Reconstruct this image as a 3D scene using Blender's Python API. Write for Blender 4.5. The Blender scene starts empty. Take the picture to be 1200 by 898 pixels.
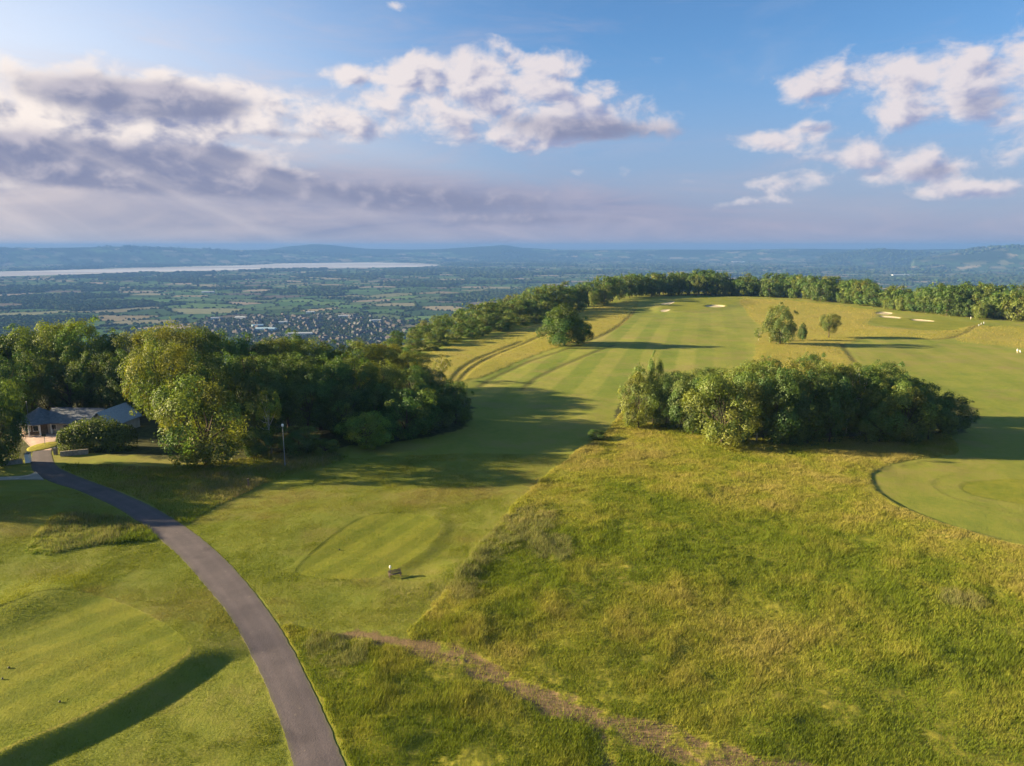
import bpy, math, random
import numpy as np
from mathutils import Vector, Matrix

# ------------------------------------------------------------------ camera, sky, sun, exposure
SC = bpy.context.scene
COL = SC.collection
F_PX, CX, CY = 826.0, 600.0, 449.0            # photograph 1200 x 898
CAM_Z = 40.0
PITCH = math.radians(10.95)
VALE_Z = -230.0

cam_d = bpy.data.cameras.new('camera')
cam = bpy.data.objects.new('camera', cam_d)
COL.objects.link(cam)
cam.location = (0, 0, CAM_Z)
cam.rotation_euler = (math.pi / 2 - PITCH, 0, 0)
cam_d.sensor_fit = 'HORIZONTAL'
cam_d.sensor_width = 36.0
cam_d.lens = 36.0 * F_PX / 1200.0
cam_d.clip_start = 1.0
cam_d.clip_end = 200000.0
SC.camera = cam

SUN_ELEV = math.radians(15.0)
SHADOW_DIR = Vector((1.0, -0.10, 0)).normalized()      # shadows run to the right of the picture
SKY_STRENGTH = 0.05
EXPOSURE = 2.25

SC.render.engine = 'CYCLES'
SC.cycles.use_denoising = True
SC.cycles.max_bounces = 5
SC.cycles.diffuse_bounces = 2
SC.cycles.glossy_bounces = 2
SC.cycles.transmission_bounces = 3
SC.cycles.volume_bounces = 1
SC.cycles.use_adaptive_sampling = True
SC.cycles.adaptive_threshold = 0.02
SC.view_settings.view_transform = 'Standard'
SC.view_settings.look = 'None'
SC.view_settings.exposure = EXPOSURE
SC.view_settings.gamma = 1.0
SC.view_settings.use_curve_mapping = False

sun_d = bpy.data.lights.new('sun', 'SUN')
sun_d.energy = 5.0
sun_d.angle = math.radians(0.6)
sun_d.color = (1.0, 0.80, 0.49)
sun = bpy.data.objects.new('sun', sun_d)
COL.objects.link(sun)
ldir = Vector((SHADOW_DIR.x * math.cos(SUN_ELEV), SHADOW_DIR.y * math.cos(SUN_ELEV), -math.sin(SUN_ELEV)))
sun.rotation_euler = ldir.to_track_quat('-Z', 'Y').to_euler()
sun.location = (-200, 0, 150)


# ------------------------------------------------------------------ node helpers
class NT:
    def __init__(s, tree):
        s.t = tree
        s.n = tree.nodes
        s.l = tree.links

    def node(s, typ, **kw):
        n = s.n.new(typ)
        for k, v in kw.items():
            setattr(n, k, v)
        return n

    def put(s, sock, v):
        if v is None:
            return
        if isinstance(v, bpy.types.NodeSocket):
            s.l.new(v, sock)
        elif isinstance(v, (tuple, list)):
            if sock.type == 'RGBA' and len(v) == 3:
                v = tuple(v) + (1.0,)
            sock.default_value = v
        else:
            sock.default_value = v

    def m(s, op, a, b=None, c=None, clamp=False):
        n = s.node('ShaderNodeMath', operation=op)
        n.use_clamp = clamp
        s.put(n.inputs[0], a)
        s.put(n.inputs[1], b)
        s.put(n.inputs[2], c)
        return n.outputs[0]

    def mix(s, f, a, b, blend='MIX'):
        n = s.node('ShaderNodeMix', data_type='RGBA', blend_type=blend)
        s.put(n.inputs[0], f)
        s.put(n.inputs[6], a)
        s.put(n.inputs[7], b)
        return n.outputs[2]

    def step(s, x, lo, hi):
        n = s.node('ShaderNodeMapRange', interpolation_type='SMOOTHSTEP')
        s.put(n.inputs[0], x)
        n.inputs[1].default_value = lo
        n.inputs[2].default_value = hi
        n.inputs[3].default_value = 0.0
        n.inputs[4].default_value = 1.0
        return n.outputs[0]

    def lin(s, x, a, b, c, d):
        n = s.node('ShaderNodeMapRange')
        s.put(n.inputs[0], x)
        for i, v in enumerate((a, b, c, d)):
            n.inputs[i + 1].default_value = v
        return n.outputs[0]

    def noise(s, vec, scale, detail=3, rough=0.55, dist=0.0, lac=2.0):
        n = s.node('ShaderNodeTexNoise')
        s.put(n.inputs['Vector'], vec)
        n.inputs['Scale'].default_value = scale
        n.inputs['Detail'].default_value = detail
        n.inputs['Roughness'].default_value = rough
        n.inputs['Distortion'].default_value = dist
        n.inputs['Lacunarity'].default_value = lac
        return n.outputs[0]

    def vmul(s, v, k):
        n = s.node('ShaderNodeVectorMath', operation='MULTIPLY')
        s.put(n.inputs[0], v)
        n.inputs[1].default_value = k
        return n.outputs[0]

    def vadd(s, v, k):
        n = s.node('ShaderNodeVectorMath', operation='ADD')
        s.put(n.inputs[0], v)
        n.inputs[1].default_value = k
        return n.outputs[0]

    def ramp(s, f, stops):
        n = s.node('ShaderNodeValToRGB')
        e = n.color_ramp.elements
        while len(e) < len(stops):
            e.new(0.5)
        for k, (p, c) in enumerate(stops):
            e[k].position = p
            e[k].color = tuple(c) + (1.0,)
        s.put(n.inputs[0], f)
        return n.outputs[0]


def pix_ang(px, py):
    """direction of a photograph pixel as azimuth and elevation"""
    d = ray(px, py)
    return math.atan2(d[0], d[1]), math.asin(d[2] / math.sqrt(d[0] ** 2 + d[1] ** 2 + d[2] ** 2))


def ray(px, py):
    x = (px - CX) / F_PX
    y = -(py - CY) / F_PX
    c, s_ = math.cos(PITCH), math.sin(PITCH)
    return (x, c + y * s_, -s_ + y * c)


# ------------------------------------------------------------------ the sky (world)
W = bpy.data.worlds.new('World')
SC.world = W
W.use_nodes = True


def build_world():
    T = NT(W.node_tree)
    T.n.clear()
    sky = T.node('ShaderNodeTexSky', sky_type='NISHITA')
    sky.sun_disc = False
    sky.sun_elevation = SUN_ELEV
    sky.sun_rotation = math.atan2(-SHADOW_DIR.x, -SHADOW_DIR.y)
    sky.altitude = 250
    sky.air_density = 1.0
    sky.dust_density = 0.6
    sky.ozone_density = 2.0
    tc = T.node('ShaderNodeTexCoord')
    sep = T.node('ShaderNodeSeparateXYZ')
    nrm = T.node('ShaderNodeVectorMath', operation='NORMALIZE')
    T.put(nrm.inputs[0], tc.outputs['Generated'])
    d = nrm.outputs[0]
    T.put(sep.inputs[0], d)
    u = T.m('ARCTAN2', sep.outputs[0], sep.outputs[1])
    v = T.m('ARCSINE', sep.outputs[2])

    # one cloud bank: an elliptical patch of sky; gives its weight and how high in it we are
    g = bpy.data.node_groups.new('cloud_bank', 'ShaderNodeTree')
    for nm in ('u', 'v', 'u0', 'v0', 'ia', 'ib', 'w', 'dark'):
        g.interface.new_socket(nm, in_out='INPUT', socket_type='NodeSocketFloat')
    for nm in ('m', 'h', 'k'):
        g.interface.new_socket(nm, in_out='OUTPUT', socket_type='NodeSocketFloat')
    G = NT(g)
    gi = G.node('NodeGroupInput')
    go = G.node('NodeGroupOutput')
    I = gi.outputs
    a = G.m('MULTIPLY', G.m('SUBTRACT', I[0], I[2]), I[4])
    b = G.m('MULTIPLY', G.m('SUBTRACT', I[1], I[3]), I[5])
    q = G.m('ADD', G.m('MULTIPLY', a, a), G.m('MULTIPLY', b, b))
    e = G.m('MULTIPLY', G.m('EXPONENT', G.m('MULTIPLY', q, -1.0)), I[6])
    G.l.new(e, go.inputs[0])
    G.l.new(G.m('MULTIPLY', e, G.m('SUBTRACT', b, G.m('MULTIPLY', a, 0.35))), go.inputs[1])
    G.l.new(G.m('MULTIPLY', e, I[7]), go.inputs[2])

    def bank_sum(lst):
        ms = hs = ks = None
        for (px, py, rx, ry, w, dark) in lst:
            u0, v0 = pix_ang(px, py)
            n = T.node('ShaderNodeGroup')
            n.node_tree = g
            T.put(n.inputs[0], u)
            T.put(n.inputs[1], v)
            n.inputs[2].default_value = u0
            n.inputs[3].default_value = v0
            n.inputs[4].default_value = F_PX / rx
            n.inputs[5].default_value = F_PX / ry
            n.inputs[6].default_value = w
            n.inputs[7].default_value = dark
            if ms is None:
                ms, hs, ks = n.outputs
            else:
                ms = T.m('ADD', ms, n.outputs[0])
                hs = T.m('ADD', hs, n.outputs[1])
                ks = T.m('ADD', ks, n.outputs[2])
        den = T.m('MAXIMUM', ms, 0.05)
        return ms, T.m('DIVIDE', hs, den), T.m('DIVIDE', ks, den)

    cumulus = [
        (-120, 120, 130, 40, 1.0, .4), (-260, 190, 160, 30, 1.0, .7), (1450, 170, 110, 30, 1.0, .4),  # photograph px: centre, radii, weight, darkness
        (955, 100, 38, 15, 1.2, .25), (1045, 84, 70, 18, 1.1, .3), (1150, 92, 75, 30, 1.2, .45), (1085, 130, 45, 17, 1.1, .35),
        (900, 163, 52, 11, 1.3, .3), (952, 149, 22, 6, 1.0, .2),
        (1000, 183, 50, 13, 1.3, .4), (1085, 193, 45, 12, 1.2, .55), (1040, 208, 45, 11, 1.1, .6), (912, 213, 36, 12, 1.3, .35),
        (888, 236, 28, 6, 1.0, .2), (1150, 222, 62, 9, 1.2, .45), (1240, 120, 60, 40, .9, .5),
        (425, 88, 40, 8, .85, .2), (490, 90, 70, 20, .9, .25), (560, 80, 70, 24, 1.3, .25), (600, 120, 115, 34, 1.6, .6),
        (590, 158, 60, 20, .9, .5), (690, 152, 90, 15, 1.05, .95), (660, 66, 35, 12, .6, .1), (740, 128, 40, 10, .5, .5),
        (215, 100, 60, 12, .8, .1), (330, 125, 120, 24, .9, .25), (270, 145, 90, 22, .7, .35), (390, 150, 60, 14, .55, .5),
        (60, 130, 90, 30, .8, .15), (140, 112, 110, 22, 1.25, 1.0), (215, 122, 50, 14, .9, .95), (360, 160, 70, 7, .65, .85),
        (40, 172, 150, 24, 1.15, .85), (150, 176, 60, 18, .7, .8), (250, 182, 45, 12, .95, .9), (320, 204, 60, 9, .7, .8), (150, 205, 130, 14, .75, .6),
        (676, 201, 17, 6, .75, .2), (737, 206, 12, 8, .6, .15), (646, 226, 10, 11, .6, .2), (812, 214, 22, 7, .5, .2),
        (838, 240, 28, 8, .5, .25), (462, 7, 18, 6, .55, .15),
    ]
    stratus = [
        (120, 228, 320, 26, .9, .6), (380, 232, 260, 32, 1.05, .9), (580, 248, 190, 20, .95, .95), (300, 275, 420, 18, .55, .7),
        (760, 262, 300, 20, .35, .7), (1050, 268, 300, 14, .35, .5), (30, 150, 160, 60, .6, .1), (300, 150, 200, 50, .45, .2), (450, 60, 260, 50, .25, .1), (1000, 200, 260, 60, .25, .2),
        (600, 285, 900, 12, .30, .5),
    ]
    ms, hs, ks = bank_sum(cumulus)
    sm, sh, sk = bank_sum(stratus)

    flat = T.vmul(d, (1.0, 1.0, 1.55))
    warp = T.node('ShaderNodeTexNoise')
    T.put(warp.inputs['Vector'], flat)
    warp.inputs['Scale'].default_value = 9.0
    warp.inputs['Detail'].default_value = 3
    wv = T.node('ShaderNodeVectorMath', operation='MULTIPLY_ADD')
    T.put(wv.inputs[0], warp.outputs['Color'])
    wv.inputs[1].default_value = (0.05, 0.05, 0.05)
    T.put(wv.inputs[2], flat)
    p = wv.outputs[0]
    ms = T.m('SUBTRACT', 1.0, T.m('EXPONENT', T.m('MULTIPLY', ms, -1.15)))
    n0 = T.noise(p, 20.0, 9, 0.56)
    n2 = T.noise(p, 20.0, 4, 0.5)
    n1 = T.noise(T.vadd(p, (-0.014, 0.0, 0.018)), 20.0, 4, 0.5)     # the same billows a little nearer the sun
    raw = T.m('ADD', ms, T.m('MULTIPLY', T.m('SUBTRACT', n0, 0.5), 1.7))
    dens = T.step(raw, 0.37, 0.86)
    core = T.step(raw, 0.45, 1.1)
    relief = T.m('MULTIPLY', T.m('ADD', T.m('SUBTRACT', n2, n1), T.m('MULTIPLY', T.m('SUBTRACT', n0, n2), .8)), 2.9)
    lit = T.m('ADD', T.m('ADD', T.m('MULTIPLY', hs, 0.45), 0.92), relief)
    lit = T.m('SUBTRACT', lit, T.m('MULTIPLY', ks, T.m('ADD', T.m('MULTIPLY', core, 0.72), 0.12)), clamp=True)
    lit = T.step(lit, 0.0, 0.95)

    west = T.step(u, 0.15, -0.75)            # nearer the sun the clouds are brighter and warmer
    k = 1.0 / (2 ** EXPOSURE)
    lo = T.mix(west, (0.34 * k, 0.37 * k, 0.56 * k), (0.27 * k, 0.30 * k, 0.46 * k))
    hi = T.mix(west, (0.82 * k, 0.75 * k, 0.77 * k), (1.05 * k, 0.94 * k, 0.86 * k))
    ccol = T.mix(lit, lo, hi)

    # flat dark shelves of cloud
    fm, fh, fk = bank_sum([(145, 112, 105, 19, 1.3, 1), (225, 122, 45, 11, 1.0, 1), (30, 172, 130, 17, 1.2, 1), (110, 190, 110, 10, .8, 1), (252, 182, 42, 10, 1.2, 1), (40, 198, 90, 8, .8, 1),
                           (310, 203, 50, 7, .8, 1), (700, 153, 85, 13, 1.15, 1), (610, 140, 70, 12, .6, 1), (350, 158, 60, 6, .7, 1), (200, 205, 80, 8, .9, 1), (1090, 200, 40, 9, .6, 1), (1165, 118, 40, 16, .6, 1), (330, 221, 230, 13, .95, 1), (520, 240, 160, 13, .95, 1), (170, 214, 150, 8, .6, 1), (640, 258, 130, 8, .6, 1), (250, 262, 300, 8, .45, 1)])
    fl_raw = T.m('ADD', fm, T.m('MULTIPLY', T.m('SUBTRACT', n0, 0.5), 1.1))
    fdens = T.step(fl_raw, 0.25, 1.1)
    fcol = T.mix(T.step(T.m('ADD', T.m('MULTIPLY', fh, .5), T.m('ADD', .25, T.m('MULTIPLY', relief, .8))), 0.0, 1.0), (0.25 * k, 0.275 * k, 0.42 * k), (0.52 * k, 0.49 * k, 0.58 * k))

    # thin high layer
    str_p = T.vmul(d, (1.0, 1.0, 5.0))
    ns = T.noise(str_p, 5.0, 6, 0.6, 0.6)
    sd = T.step(T.m('ADD', sm, T.m('MULTIPLY', T.m('SUBTRACT', ns, 0.5), 1.1)), 0.05, 1.0)
    slit = T.m('SUBTRACT', T.m('ADD', 0.75, T.m('MULTIPLY', T.m('SUBTRACT', ns, 0.5), 1.4)), T.m('MULTIPLY', sk, 0.6), clamp=True)
    slo = T.mix(west, (0.28 * k, 0.31 * k, 0.48 * k), (0.29 * k, 0.30 * k, 0.44 * k))
    shi = T.mix(west, (0.62 * k, 0.54 * k, 0.61 * k), (0.92 * k, 0.76 * k, 0.70 * k))
    scol = T.mix(slit, slo, shi)

    # wisps over the whole sky
    wis = T.step(T.noise(T.vmul(d, (1.0, 1.0, 3.0)), 3.2, 6, 0.62, 0.8), 0.50, 0.85)
    up = T.step(v, 0.0, 0.16)

    skyc = T.vmul(sky.outputs[0], (SKY_STRENGTH,) * 3)
    skyc = T.vmul(skyc, (0.425, 0.615, 0.81))
    low = T.step(v, 0.27, 0.0)
    skyc = T.mix(T.m('MULTIPLY', low, 0.85), skyc, T.mix(west, (0.33 * k, 0.36 * k, 0.56 * k), (0.55 * k, 0.47 * k, 0.52 * k)))
    glow = T.m('MULTIPLY', T.m('POWER', T.step(u, 0.15, -0.8), 1.3), T.step(T.m('ABSOLUTE', T.m('SUBTRACT', v, 0.18)), 0.34, 0.0))
    skyc = T.mix(T.m('MULTIPLY', glow, 0.80), skyc, (1.0 * k, 1.0 * k, 1.02 * k))
    skyc = T.mix(T.m('MULTIPLY', wis, 0.22), skyc, (0.62 * k, 0.62 * k, 0.70 * k))
    over = T.m('MULTIPLY', T.step(v, 0.5, 0.85), T.step(ns, .35, .6))      # unseen broken cloud overhead, added to fill the shade
    skyc = T.mix(T.m('MULTIPLY', over, 0.42), skyc, (0.34 * k, 0.56 * k, 0.60 * k))
    skyc = T.mix(T.m('MULTIPLY', sd, 0.82), skyc, scol)
    skyc = T.mix(T.m('MULTIPLY', dens, 0.96), skyc, ccol)
    skyc = T.mix(T.m('MULTIPLY', fdens, 0.88), skyc, fcol)
    # faint shafts of sun fanning out below the western cloud
    th = T.m('ARCTAN2', T.m('SUBTRACT', v, .30), T.m('ADD', u, .95))
    cv = T.node('ShaderNodeCombineXYZ')
    T.put(cv.inputs[0], T.m('MULTIPLY', th, 7.0))
    shaft = T.step(T.noise(cv.outputs[0], 1.6, 3, .55), .45, .68)
    shaft = T.m('MULTIPLY', shaft, T.m('MULTIPLY', T.step(u, .12, -.55), T.step(v, .20, .08)))
    skyc = T.mix(T.m('MULTIPLY', shaft, .26), skyc, (.95 * k, .84 * k, .80 * k))
    bg = T.node('ShaderNodeBackground')
    T.put(bg.inputs[0], skyc)
    bg.inputs[1].default_value = 1.0
    out = T.node('ShaderNodeOutputWorld')
    T.l.new(bg.outputs[0], out.inputs[0])


build_world()

# ------------------------------------------------------------------ numpy noise and outlines
RNG = np.random.default_rng(7)
TAB = RNG.random((512, 512)).astype(np.float32)


def vnoise(x, y):
    xi = np.floor(x)
    yi = np.floor(y)
    fx = (x - xi).astype(np.float32)
    fy = (y - yi).astype(np.float32)
    fx = fx * fx * (3 - 2 * fx)
    fy = fy * fy * (3 - 2 * fy)
    xi = xi.astype(np.int64)
    yi = yi.astype(np.int64)
    a = TAB[xi & 511, yi & 511]
    b = TAB[(xi + 1) & 511, yi & 511]
    c = TAB[xi & 511, (yi + 1) & 511]
    d = TAB[(xi + 1) & 511, (yi + 1) & 511]
    return (a * (1 - fx) + b * fx) * (1 - fy) + (c * (1 - fx) + d * fx) * fy


def fbm(x, y, octv=4, gain=0.5):
    s = 0
    amp = 1.0
    tot = 0
    for k in range(octv):
        s = s + amp * vnoise(x + 17.3 * k, y - 9.7 * k)
        tot += amp
        amp *= gain
        x, y = (x * 1.6 - y * 1.2), (x * 1.2 + y * 1.6)
    return s / tot


def sstep(x, a, b):
    t = np.clip((x - a) / (b - a), 0, 1)
    return t * t * (3 - 2 * t)


def on_plane(px, py, z=0.0):
    d = ray(px, py)
    t = (z - CAM_Z) / d[2]
    return d[0] * t, d[1] * t


def world_poly(pts, z=0.0, n=4, closed=True):
    """smooth outline through photograph points laid on the ground at height z"""
    P = np.array([on_plane(x, y, z) for x, y in pts])
    if n <= 1:
        return P
    out = []
    N = len(P)
    rng = range(N) if closed else range(N - 1)
    for i in rng:
        if closed:
            p0, p1, p2, p3 = P[i - 1], P[i], P[(i + 1) % N], P[(i + 2) % N]
        else:
            p0, p1, p2, p3 = P[max(i - 1, 0)], P[i], P[i + 1], P[min(i + 2, N - 1)]
        for k in range(n):
            t = k / n
            out.append(0.5 * (2 * p1 + (p2 - p0) * t + (2 * p0 - 5 * p1 + 4 * p2 - p3) * t * t + (3 * p1 - p0 - 3 * p2 + p3) * t ** 3))
    if not closed:
        out.append(P[-1])
    return np.array(out)


def seg_dist(P, X, Y, closed):
    best = np.full(X.shape, 1e12)
    N = len(P)
    for i in range(N if closed else N - 1):
        ax, ay = P[i]
        bx, by = P[(i + 1) % N]
        dx, dy = bx - ax, by - ay
        L = dx * dx + dy * dy + 1e-9
        t = np.clip(((X - ax) * dx + (Y - ay) * dy) / L, 0, 1)
        np.minimum(best, (X - ax - t * dx) ** 2 + (Y - ay - t * dy) ** 2, out=best)
    return np.sqrt(best)


def inside(P, X, Y):
    r = np.zeros(X.shape, bool)
    N = len(P)
    for i in range(N):
        ax, ay = P[i]
        bx, by = P[(i + 1) % N]
        if ay == by:
            continue
        c = ((ay > Y) != (by > Y)) & (X < (bx - ax) * (Y - ay) / (by - ay) + ax)
        r ^= c
    return r


def sdf(P, X, Y, margin=30.0, closed=True):
    """signed distance to an outline (negative inside); far points only get a large value"""
    out = np.full(X.shape, margin, float)
    lo, hi = P.min(0) - margin, P.max(0) + margin
    m = (X > lo[0]) & (X < hi[0]) & (Y > lo[1]) & (Y < hi[1])
    if m.any():
        x, y = X[m], Y[m]
        d = seg_dist(P, x, y, closed)
        if closed:
            d = np.where(inside(P, x, y), -d, d)
        out[m] = d
    return out


# ------------------------------------------------------------------ outlines of the golf course, from the photograph
ROAD_L = [(400, 1100), (372, 990), (345, 898), (330, 850), (312, 805), (290, 760), (265, 717), (240, 686), (215, 657), (180, 626), (140, 597), (98, 578), (60, 565), (42, 555), (36, 545), (37, 535), (39, 528)]
ROAD_R = [(520, 1100), (448, 990), (405, 898), (385, 850), (362, 800), (335, 748), (306, 705), (278, 671), (252, 645), (218, 618), (180, 595), (140, 577), (100, 562), (74, 551), (64, 543), (61, 535), (60, 528)]
Z = {
    'meadow': [(478, 742), (520, 700), (552, 652), (596, 602), (640, 556), (686, 522), (712, 505), (735, 480), (800, 470), (1000, 470), (1090, 492), (1120, 524), (1100, 534), (1052, 541), (1022, 553), (1020, 566), (1034, 583), (1068, 602), (1120, 622), (1210, 645), (1500, 700), (1800, 1100), (800, 1200), (560, 1000), (720, 850), (640, 800), (560, 775), (510, 752)],
    'verge': [(331, 738), (372, 742), (430, 752), (520, 770), (560, 775), (640, 800), (720, 850), (560, 1000), (800, 1200), (520, 1110), (452, 990), (409, 898), (388, 850), (364, 800)],
    'leftrough': [(38, 652), (62, 612), (88, 607), (160, 610), (186, 630), (120, 640)],
    'woodrough': [(78, 545), (200, 548), (300, 536), (380, 530), (402, 538), (340, 556), (292, 576), (236, 604), (214, 611), (180, 592), (140, 574), (100, 559)],
    'goldstrip': [(470, 428), (520, 408), (580, 394), (640, 377), (700, 360), (746, 353), (741, 368), (722, 385), (690, 398), (650, 408), (610, 422), (572, 438), (545, 446), (520, 450), (490, 445)],
    'goldright': [(868, 352), (900, 351), (960, 355), (1010, 361), (1030, 366), (1015, 380), (1050, 386), (1110, 388), (1147, 380), (1128, 392), (1100, 398), (1050, 396), (1004, 398), (985, 410), (1000, 425), (960, 440), (900, 440), (884, 424), (888, 402), (894, 385), (880, 372)],
    'goldpatch': [(1150, 383), (1210, 385), (1230, 410), (1180, 406), (1120, 399)],
    'tee': [(346, 668), (372, 642), (398, 622), (428, 604), (470, 600), (506, 606), (516, 618), (500, 642), (470, 664), (440, 678), (400, 680), (362, 676)],
    'lgreen': [(-260, 870), (-120, 760), (0, 722), (60, 702), (118, 705), (178, 728), (214, 752), (224, 770), (206, 790), (150, 824), (80, 860), (0, 895), (-160, 990)],
    'mound': [(-40, 590), (10, 580), (60, 583), (66, 598), (50, 614), (-20, 624)],
    'ring': [(1024, 556), (1060, 545), (1120, 538), (1210, 536), (1400, 560), (1400, 660), (1210, 640), (1110, 616), (1050, 592), (1026, 572)],
    'ring2': [(1096, 562), (1130, 555), (1200, 556), (1300, 575), (1300, 610), (1200, 604), (1130, 588), (1100, 574)],
    'ring3': [(1128, 566), (1160, 561), (1220, 562), (1300, 580), (1300, 596), (1210, 592), (1150, 582), (1130, 574)],
    'fargreen': [(795, 352), (850, 350), (868, 354), (850, 360), (800, 366), (775, 362)],
    'fargreen2': [(1030, 372), (1090, 374), (1150, 379), (1135, 388), (1060, 385), (1018, 378)],
    'wood': [(-900, 640), (-200, 575), (0, 548), (60, 528), (240, 542), (300, 533), (360, 530), (420, 522), (490, 515), (545, 498), (552, 470), (520, 446), (488, 430), (300, 440), (-200, 440), (-900, 480)],
    'clump': [(720, 500), (760, 500), (800, 508), (860, 520), (960, 519), (1060, 513), (1130, 506), (1132, 470), (1000, 455), (860, 460), (740, 465)],
}
ZP = {k: world_poly(v) for k, v in Z.items()}
DIRT = world_poly([(405, 744), (450, 750), (500, 759), (540, 772), (580, 792), (625, 812), (670, 828), (720, 846), (780, 866), (850, 884), (940, 905), (1040, 940)], closed=False)
DIRT2 = world_poly([(690, 835), (705, 870), (715, 905), (720, 960)], closed=False)
TRACKS = [world_poly(t, closed=False) for t in (
    [(538, 447), (552, 432), (580, 416), (620, 400), (660, 384)], [(530, 446), (543, 431), (570, 416), (612, 400)],
    [(562, 452), (590, 436), (630, 420), (680, 404), (716, 388), (738, 371), (744, 362)],
    [(612, 456), (640, 436), (690, 416), (720, 405)],
    [(575, 396), (610, 386), (650, 378), (680, 366)],
    [(1006, 398), (1030, 396), (1100, 398), (1128, 392), (1146, 381)],
    [(985, 402), (1002, 424)],
)]
ROADC = 0.5 * (world_poly(ROAD_L, closed=False) + world_poly(ROAD_R, closed=False))
EDGE = np.array([on_plane(x, y) for x, y in [(-420, 470), (-200, 455), (0, 448), (150, 446), (300, 444), (400, 432), (470, 413), (520, 398), (560, 388), (620, 372), (670, 357), (720, 347), (780, 342), (850, 341), (900, 343), (1000, 349), (1060, 356), (1130, 364), (1210, 368), (1500, 385), (1900, 420)]])
PLATEAU = np.vstack([EDGE, [[900, 120], [900, -900], [-900, -900], [-700, 60]]])
WATER_PX = [(-60, 326), (60, 322.5), (150, 319.5), (250, 317.2), (330, 315.5), (400, 314.2), (470, 313.2), (514, 311.3), (500, 309.2), (440, 307.6), (380, 308.2), (330, 308.8), (300, 310.5), (240, 312.0), (150, 314.2), (60, 316.8), (-60, 319.6), (-300, 326), (-400, 345)]
WATER = world_poly(WATER_PX, VALE_Z, 3)
SKYLINE = [  # distance (m), half depth, [(px, skyline py)]
    (14000, 700, [(-400, 292), (-120, 290), (0, 290.5), (60, 290.5), (150, 288.5), (200, 289.8), (250, 292), (300, 293.5), (420, 298), (520, 302)]),
    (15800, 950, [(-400, 293), (0, 293.5), (180, 294), (260, 293.6), (310, 292.5), (340, 288.6), (366, 286.0), (385, 287), (430, 291.3), (480, 292.6), (520, 291.6), (560, 289.4), (590, 286.9), (612, 290.2), (660, 292.8), (760, 292.2), (860, 292.6), (930, 291.4), (985, 292), (1060, 292.6), (1130, 291.6), (1250, 291.5), (1600, 292)]),
    (13200, 700, [(960, 299), (1000, 294.5), (1025, 291.2), (1050, 292), (1075, 295), (1110, 297), (1300, 299)]),
    (11500, 800, [(1070, 303), (1110, 297.5), (1140, 291.8), (1170, 288.3), (1200, 286.6), (1260, 286.2), (1400, 287), (1600, 290)]),
]
SKY_AZ = []
for R_, s_, pts_ in SKYLINE:
    az_, h_ = [], []
    for px_, py_ in pts_:
        d_ = ray(px_, py_)
        az_.append(math.atan2(d_[0], d_[1]))
        h_.append(max(CAM_Z + R_ * d_[2] / math.hypot(d_[0], d_[1]) - VALE_Z, 0))
    SKY_AZ.append((R_, s_, az_, h_))


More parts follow.
